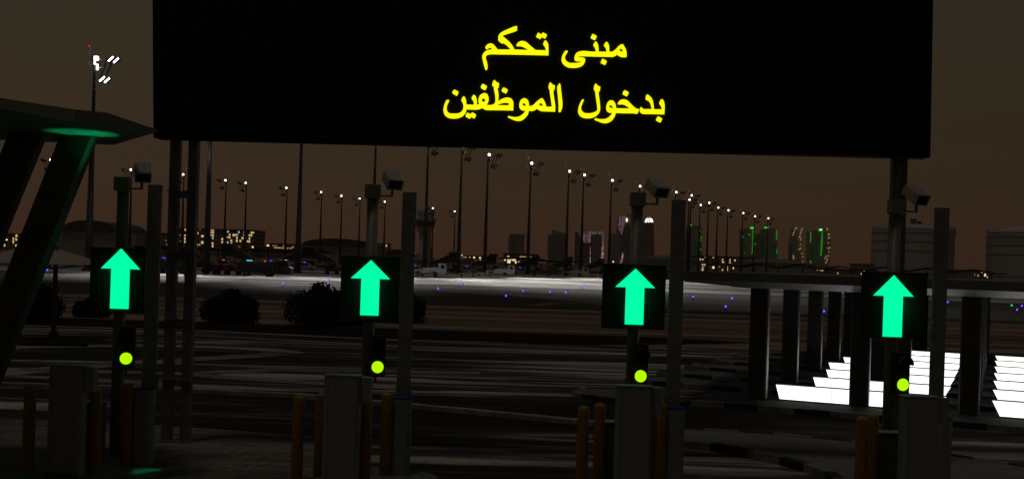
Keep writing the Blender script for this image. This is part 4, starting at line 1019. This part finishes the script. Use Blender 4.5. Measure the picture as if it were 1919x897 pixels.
hangar('small hangar with an arched roof behind the second barrier arm', 706, 774, 475, 467, 724, 758, 900)
block('apron_building', 'low dark wall-like terminal wing below the arched hangars', 'terminal', 480, 565, 464.5, 960, M['hangar'], 20)
block('apron_building', 'dark low wing at the far left beyond the parasol', 'terminal', 32, 112, 449, 720, M['hangar'], 20)
# wavy roofs
def wave(label, x0, x1, y0, y1, Z0, Z1, amp=.5, seg=60, period=9):
    a = P(x0, y0, Z0); c = P(x1, y1, Z1)
    root = thing('walkway_roof', label, 'walkway roof', (a.x, a.y, 0), 0, 'long wavy walkway roofs')
    b = MB(); d = c-a
    nrm = Vector((-d.y, d.x, 0)).normalized()*4
    for i in range(seg+1):
        t = i/seg; p = a + d*t - Vector((a.x, a.y, 0)); z = amp*math.sin(t*2*PI*period)
        e_ = max(.08, .55*math.sin(PI*min(t, 1-t)*2)**.3 if 0 < t < 1 else .08)
        b.v += [p+Vector((0,0,z)), p+nrm*2+Vector((0,0,z)), p+nrm*2+Vector((0,0,z+e_)), p+Vector((0,0,z+e_))]
    for i in range(seg):
        k = 4*i
        b.face((k, k+4, k+7, k+3)); b.face((k+3, k+7, k+6, k+2)); b.face((k+2, k+6, k+5, k+1)); b.face((k+1, k+5, k+4, k))
    b.build('roof', M['wave_roof'], root)
    for i in range(1, 12):
        p = a + d*(i/12) - Vector((a.x, a.y, 0))+nrm*.6
        MB().tube((p.x, p.y, 0), (p.x, p.y, p.z), .14, n=6).build('post', M['wood'], root)
wave('long dark wavy walkway roof in front of the hotel', 245, 628, 464, 473, 300, 330, .35)
wave('short dark wavy walkway roof below the second glass tower', 955, 1088, 486, 490, 380, 400, .5, 40, 1)
wave('long dark wavy walkway roof above the shelter on the right', 1326, 1890, 496, 512, 330, 300, .45, 80, 7)

# control tower
Zc = 800; g = P(795, horizon(795), Zc)
ct = thing('control_tower', 'round airport radar tower with a ball on top beside the second barrier arm', 'control tower', (g.x, Zc, 0))
zz = lambda y: P(795, y, Zc).z
m_ = F/Zc
MB().lathe([(13.5/m_, 0), (12.5/m_, zz(480)), (10.5/m_, zz(434))], n=24).build('shaft', M['ctower'], ct, True)
b = MB().lathe([(14.5/m_, zz(434)), (15/m_, zz(431)), (19/m_, zz(413)), (20/m_, zz(411)), (19.5/m_, zz(408))], n=24); cb = b.build('cab', M['ctower'], ct)
MB().lathe([(16.6/m_, zz(425)), (18.9/m_, zz(414.5))], n=24).build('window_band', M['ctower_dark'], cb)
b = MB(); R0 = 17/m_; zc0 = zz(398)
b.lathe([(R0*math.cos(t), zc0+R0*math.sin(t)) for t in [R(-50+10*i) for i in range(15)]], n=28); b.build('radome', M['ctower'], ct, True)

# storage tanks
def tank(label, x0, x1, yside, yroof, Z):
    c = P((x0+x1)/2, horizon((x0+x1)/2), Z); rad = (x1-x0)/2*Z/F
    root = thing('storage_tank', label, 'storage tank', (c.x, c.y+rad, 0), 0, 'big cylindrical storage tanks')
    xc = (x0+x1)/2; rad = (x1-x0)/2*(Z+rad)/F; c = P(xc, horizon(xc), Z+rad); root.location = (c.x, c.y, 0); Hs = P(xc, yside, Z+rad).z; Hr = P(xc, yroof, Z+rad).z
    sc = F/(Z+rad)
    MB().lathe([(rad, 0), (rad, Hs)], n=64).build('shell', M['tank'], root)
    MB().lathe([(rad*1.002, Hs), (rad*.95, Hs+(Hr-Hs)*.25), (rad*.5, Hs+(Hr-Hs)*.8), (rad*.14, Hr)], n=64).build('roof', M['tank'], root, True)
    for y in (yside+7, yside+23, yside+40, yside+80):
        z = P(xc, y, Z+rad).z
        MB().lathe([(rad+.1, z-.12), (rad+.3, z-.1), (rad+.3, z+.1), (rad+.1, z+.12)], n=64).build('ring', M['tank_ring'], root)
    b = MB()
    for zr in (1.6, 3.2):
        n = 56
        for i in range(n):
            t0, t1 = 2*PI*i/n, 2*PI*(i+1)/n
            if zr == 1.0 and i % 2: continue
            b.tube((rad*math.cos(t0), rad*math.sin(t0), Hs+zr), (rad*math.cos(t1), rad*math.sin(t1), Hs+zr), .13, n=4, cap=False)
    for i in range(0, 56, 2):
        t0 = 2*PI*i/56; b.tube((rad*math.cos(t0), rad*math.sin(t0), Hs), (rad*math.cos(t0), rad*math.sin(t0), Hs+3.2), .13, n=4)
    b.build('railing', M['tank_ring'], root)
    b = MB(); b.lathe([(5/sc, Hr-1), (5/sc, Hr+8/sc), (6.5/sc, Hr+8/sc), (6.5/sc, Hr+10/sc)], n=12); b.lathe([(4.5/sc, Hr-1), (4.5/sc, Hr+5/sc), (5.5/sc, Hr+6/sc)], c=(11/sc, 0, 0), n=12); b.build('vent', M['ctower_dark'], root)
    b = MB(); zt_ = P(xc, yside+12, Z+rad).z
    for i in range(5):
        t0 = R(-30+6*i); b.tube((rad*math.cos(t0)*1.01, rad*math.sin(t0), Hs+2-i*2.2), (rad*math.cos(t0+R(6))*1.01, rad*math.sin(t0+R(6)), Hs+2-(i+1)*2.2), .25, n=5)
    b.build('stair', M['tank_ring'], root)
tank('big grey cylindrical tank behind the fourth lane post', 1635, 1782, 431, 420, 1000)
tank('second big tank cut off by the right photo edge', 1853, 2010, 439, 424, 1000)

# skyscrapers
SZ = 3000
def spx(x, y, Z=SZ): return P(x, y, Z)
def tower(label, poly, m, Z=SZ, depth=40, name='skyscraper'):
    """poly: outline of the tower in survey pixels, given its own distance and real depth"""
    xs = [p[0] for p in poly]; xc = sum(xs)/len(xs); c = P(xc, horizon(xc), Z)
    root = thing(name, label, 'skyscraper', (c.x, Z, 0))
    pts = []
    for x, y in poly:
        q = P(x, y, Z); pts.append((q.x-c.x, max(0, q.z)))
    b = MB(); b.prism_y(pts, 0, depth); o = b.build('body', m, root)
    return root
def addp(root, nm, poly, m, Z=SZ, d0=-2.0, d1=0.0):
    b = MB(); pts = [((P(x, y, Z)-root.location).x, max(0, P(x, y, Z).z)) for x, y in poly]
    b.prism_y(pts, d0, d1-.3 if d1 == 0 else d1); b.build(nm, m, root)
def rect(x0, x1, y0, y1): return [(x0, y1), (x1, y1), (x1, y0), (x0, y0)]
BASE = 520
t = tower('dark tower with gently curved sides above the lit yellow windows', [(952.5, BASE), (983, BASE), (983, 470), (982, 458), (984, 439), (955, 438), (952, 455), (953, 470)], M['tower'])
addp(t, 'light_strip', rect(962.2, 962.7, 440, 475), M['tower_grid'])
t = tower('dark tower with a slanted louvred crown', [(1027, BASE), (1060, BASE), (1060, 439), (1028, 439), (1027, 455)], M['tower'])
addp(t, 'crown', [(1035, 439), (1059, 439), (1058, 436.5), (1047, 433), (1036, 430), (1034.5, 436)], M['tower_grid'], d0=4, d1=30)
addp(t, 'light_strip', rect(1035.5, 1036, 441, 485), M['tower_grid'])
tower('slim tower with a curved pointed top left of the pink arch', [(1077.5, BASE), (1089, BASE), (1087, 445), (1084, 436), (1079, 433)], M['tower_dark'])
t = tower('arched tower washed in pink light behind two dark towers', [(1090, BASE), (1133, BASE), (1132.5, 470), (1132, 436), (1129, 432.5), (1110, 432), (1092, 431.5), (1090, 433)], M['tower_dark'], 3300)
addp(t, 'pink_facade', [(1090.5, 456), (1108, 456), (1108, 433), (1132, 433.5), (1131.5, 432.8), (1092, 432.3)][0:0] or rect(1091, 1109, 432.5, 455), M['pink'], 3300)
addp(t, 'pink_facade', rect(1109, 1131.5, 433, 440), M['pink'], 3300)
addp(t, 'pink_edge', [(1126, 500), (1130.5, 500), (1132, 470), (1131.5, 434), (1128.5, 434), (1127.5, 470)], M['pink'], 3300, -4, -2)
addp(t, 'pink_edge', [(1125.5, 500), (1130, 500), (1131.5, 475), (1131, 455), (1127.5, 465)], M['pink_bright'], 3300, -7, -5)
addp(t, 'pink_edge', [(1105, 492.5), (1107, 492.5), (1108, 470), (1107.5, 455), (1106, 465)], M['pink_bright'], 3300, -7, -5)
tower('low dark tower in front of the left foot of the pink arch', [(1091, BASE), (1104.5, BASE), (1105, 454.5), (1092, 454)], M['tower_dark'], 2900)
tower('tall dark tower standing inside the pink arch', [(1108, BASE), (1125.5, BASE), (1126.5, 441), (1124, 438.5), (1112, 438.5), (1109, 441)], M['tower'], 2900)
tower('dark tower with speckled windows left of the third lane post', [(1143, BASE), (1160, BASE), (1161, 438.5), (1158, 437), (1146, 437), (1143.5, 438.5)], M['tower_grid'])
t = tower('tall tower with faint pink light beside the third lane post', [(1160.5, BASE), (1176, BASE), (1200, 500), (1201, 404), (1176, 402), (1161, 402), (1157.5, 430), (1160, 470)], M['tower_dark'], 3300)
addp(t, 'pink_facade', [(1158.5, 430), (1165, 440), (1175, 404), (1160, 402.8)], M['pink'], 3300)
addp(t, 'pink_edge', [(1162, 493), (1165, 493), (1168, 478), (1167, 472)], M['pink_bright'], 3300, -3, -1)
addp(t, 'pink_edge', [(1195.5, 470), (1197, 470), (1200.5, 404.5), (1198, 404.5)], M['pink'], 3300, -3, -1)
addp(t, 'roof_lamp', rect(1173, 1175.5, 409, 415), M['crown_white'], 3300, -5, -2)
t = tower('tall stepped tower with a brilliantly lit white crown', [(1203.5, BASE), (1226, BASE), (1226, 447), (1225.5, 447), (1225.5, 428), (1225, 417), (1207.5, 417), (1207, 428), (1206, 428), (1205, 447), (1204, 447)], M['tower_dark'])
addp(t, 'crown', [(1208, 416.8), (1225, 416.8), (1223.5, 411), (1219.5, 404), (1213.5, 404), (1210, 411)], M['tower_grid'], d0=5, d1=35)
for q in ([(1208.5, 416), (1212, 416), (1214, 411), (1213.5, 408.5), (1211, 410)], [(1224.5, 416), (1220, 416), (1218.5, 411), (1219.5, 408.5), (1222.5, 410)], rect(1214.3, 1218.2, 409, 411)[:], rect(1214.5, 1217.5, 413.5, 416)):
    addp(t, 'crown_light', q, M['crown_white'], d0=2, d1=4.5)
def greent(label, x0, x1, yt, parts, Z=SZ):
    t = tower(label, [(x0, BASE), (x1, BASE), (x1+.5, yt+3), (x1-4, yt+3), (x1-4, yt), (x0+6, yt), (x0+6, yt+2), (x0, yt+2)], M['tower_grid'], Z)
    for q, m in parts: addp(t, 'green_light', q, M[m], Z)
    return t
greent('slim tower left of the green capped tower near the tight mast cluster', 1274, 1288, 444.5, [], 3100)
greent('tower with a small green lamp on its corner behind the tight mast cluster', 1289, 1315, 422.5, [(rect(1293, 1295.5, 420, 422.8), 'green_bright'), (rect(1302, 1306, 452, 484), 'green_dim'), (rect(1311.5, 1312.3, 432, 433), 'green_bright'), (rect(1313.8, 1314.6, 444, 445), 'green_bright'), (rect(1312, 1312.8, 449.5, 450.5), 'green_bright'), (rect(1312, 1312.8, 467, 468), 'green_bright')])
greent('left one of the green lit twin towers', 1391, 1414, 427, [(rect(1406.5, 1412, 425, 428.5), 'green_bright'), ([(1409, 476), (1410.5, 476), (1412, 455), (1412, 430), (1410.5, 430), (1410, 455)], 'green_glow'), (rect(1393, 1396, 457, 487), 'green_dim'), (rect(1392, 1392.8, 443, 444), 'green_bright'), (rect(1404, 1405, 439, 440), 'green_bright'), (rect(1395, 1396, 473, 474), 'green_bright')])
greent('dark tower with an open crown between the green lit twin towers', 1414.5, 1430, 437, [(rect(1415, 1415.8, 457, 458), 'green_bright')], 3100)
greent('right one of the green lit twin towers', 1431, 1456, 427, [(rect(1432, 1439.5, 425.3, 427.3), 'green_bright'), ([(1454.3, 450), (1455.3, 450), (1456, 438), (1456, 431), (1455, 431)], 'green_glow'), (rect(1430.8, 1432.6, 430, 489), 'green_dim'), (rect(1448, 1454, 459, 484), 'green_dim'), (rect(1455, 1455.8, 467, 475), 'green_glow')])
greent('green lit tower standing in front of the right crescent tower', 1517.5, 1544, 431.5, [(rect(1534.5, 1541, 428.5, 432.5), 'green_bright'), (rect(1537, 1538.8, 429, 431), 'crown_white'), ([(1537.5, 479), (1539, 479), (1541, 455), (1541.5, 435), (1540, 435), (1538.5, 460)], 'green_glow'), ([(1517.8, 455), (1519, 455), (1520, 434), (1518.5, 434)], 'green_glow'), (rect(1519, 1523.5, 461, 490), 'green_dim'), (rect(1537.5, 1541, 485, 498), 'green_dim'), (rect(1518, 1520, 488, 493), 'green_glow')], 2950)
def dots(t, pts, Z=SZ):
    for x, y in pts: addp(t, 'facade_lamp', rect(x-.35, x+.35, y-.7, y+.7), M['win'], Z, -3, -1)
t = tower('left crescent shaped tower edged with dotted lights', [(1484.5, 484), (1484, 460), (1486, 443), (1490, 426), (1494.5, 434), (1503.5, 426.5), (1501, 440), (1500, 455), (1502, 472), (1506, 492), (1506, BASE), (1487, BASE)], M['tower_grid'])
dots(t, [(1490.5, 427), (1489, 430), (1487.8, 434), (1486.5, 437), (1485.6, 440), (1493.3, 427), (1503.2, 428), (1502, 431), (1500.8, 435), (1499.5, 438.5), (1497.8, 443.5), (1500, 445), (1499.8, 449), (1499.6, 458), (1500.3, 465), (1497.6, 467), (1502.5, 475), (1504, 481), (1486, 479), (1487, 482), (1487, 484), (1504, 490)])
t = tower('right crescent shaped tower edged with dotted lights', [(1541, BASE), (1553, BASE), (1555.5, 480), (1557, 455), (1555.5, 441), (1550, 427), (1546, 436), (1543, 434), (1541, 445)], M['tower_grid'])
dots(t, [(1549, 427.5), (1550.5, 430), (1552, 438.5), (1553.5, 438.8), (1554.5, 444), (1552.5, 446), (1552.3, 455), (1554.5, 464), (1551.7, 465), (1553.5, 472), (1552, 479), (1547.5, 480), (1546, 484), (1550.5, 485), (1549, 489), (1547.5, 492)])

# street lamps seen as bright points
def slamp(x, y, Z, lab, big=1.0):
    p = P(x, y, Z); root = thing('street_lamp', lab, 'street lamp', (p.x, p.y, 0), 0, 'distant street lamps')
    MB().tube((0, 0, 0), (0, 0, p.z), .12, n=6).build('pole', M['mast'], root)
    s = Z*.0009*big; MB().box((0, -.2, p.z), (s*1.2, .3, s)).build('lamp', M['streetlight'], root)
for x, y, Z, lab, bg_ in ((841, 484, 500, 'street lamp just right of the control tower', 1.0), (866, 478, 500, 'dim street lamp left of the long low block', .8), (1149, 490, 500, 'street lamp above the third arrow sign', 1.1), (276, 461.5, 500, 'street lamp behind the first barrier arm', 1.1), (13, 449, 500, 'street lamp at the far left behind the slanted column', 1.1)):
    slamp(x, y, Z, lab, bg_)
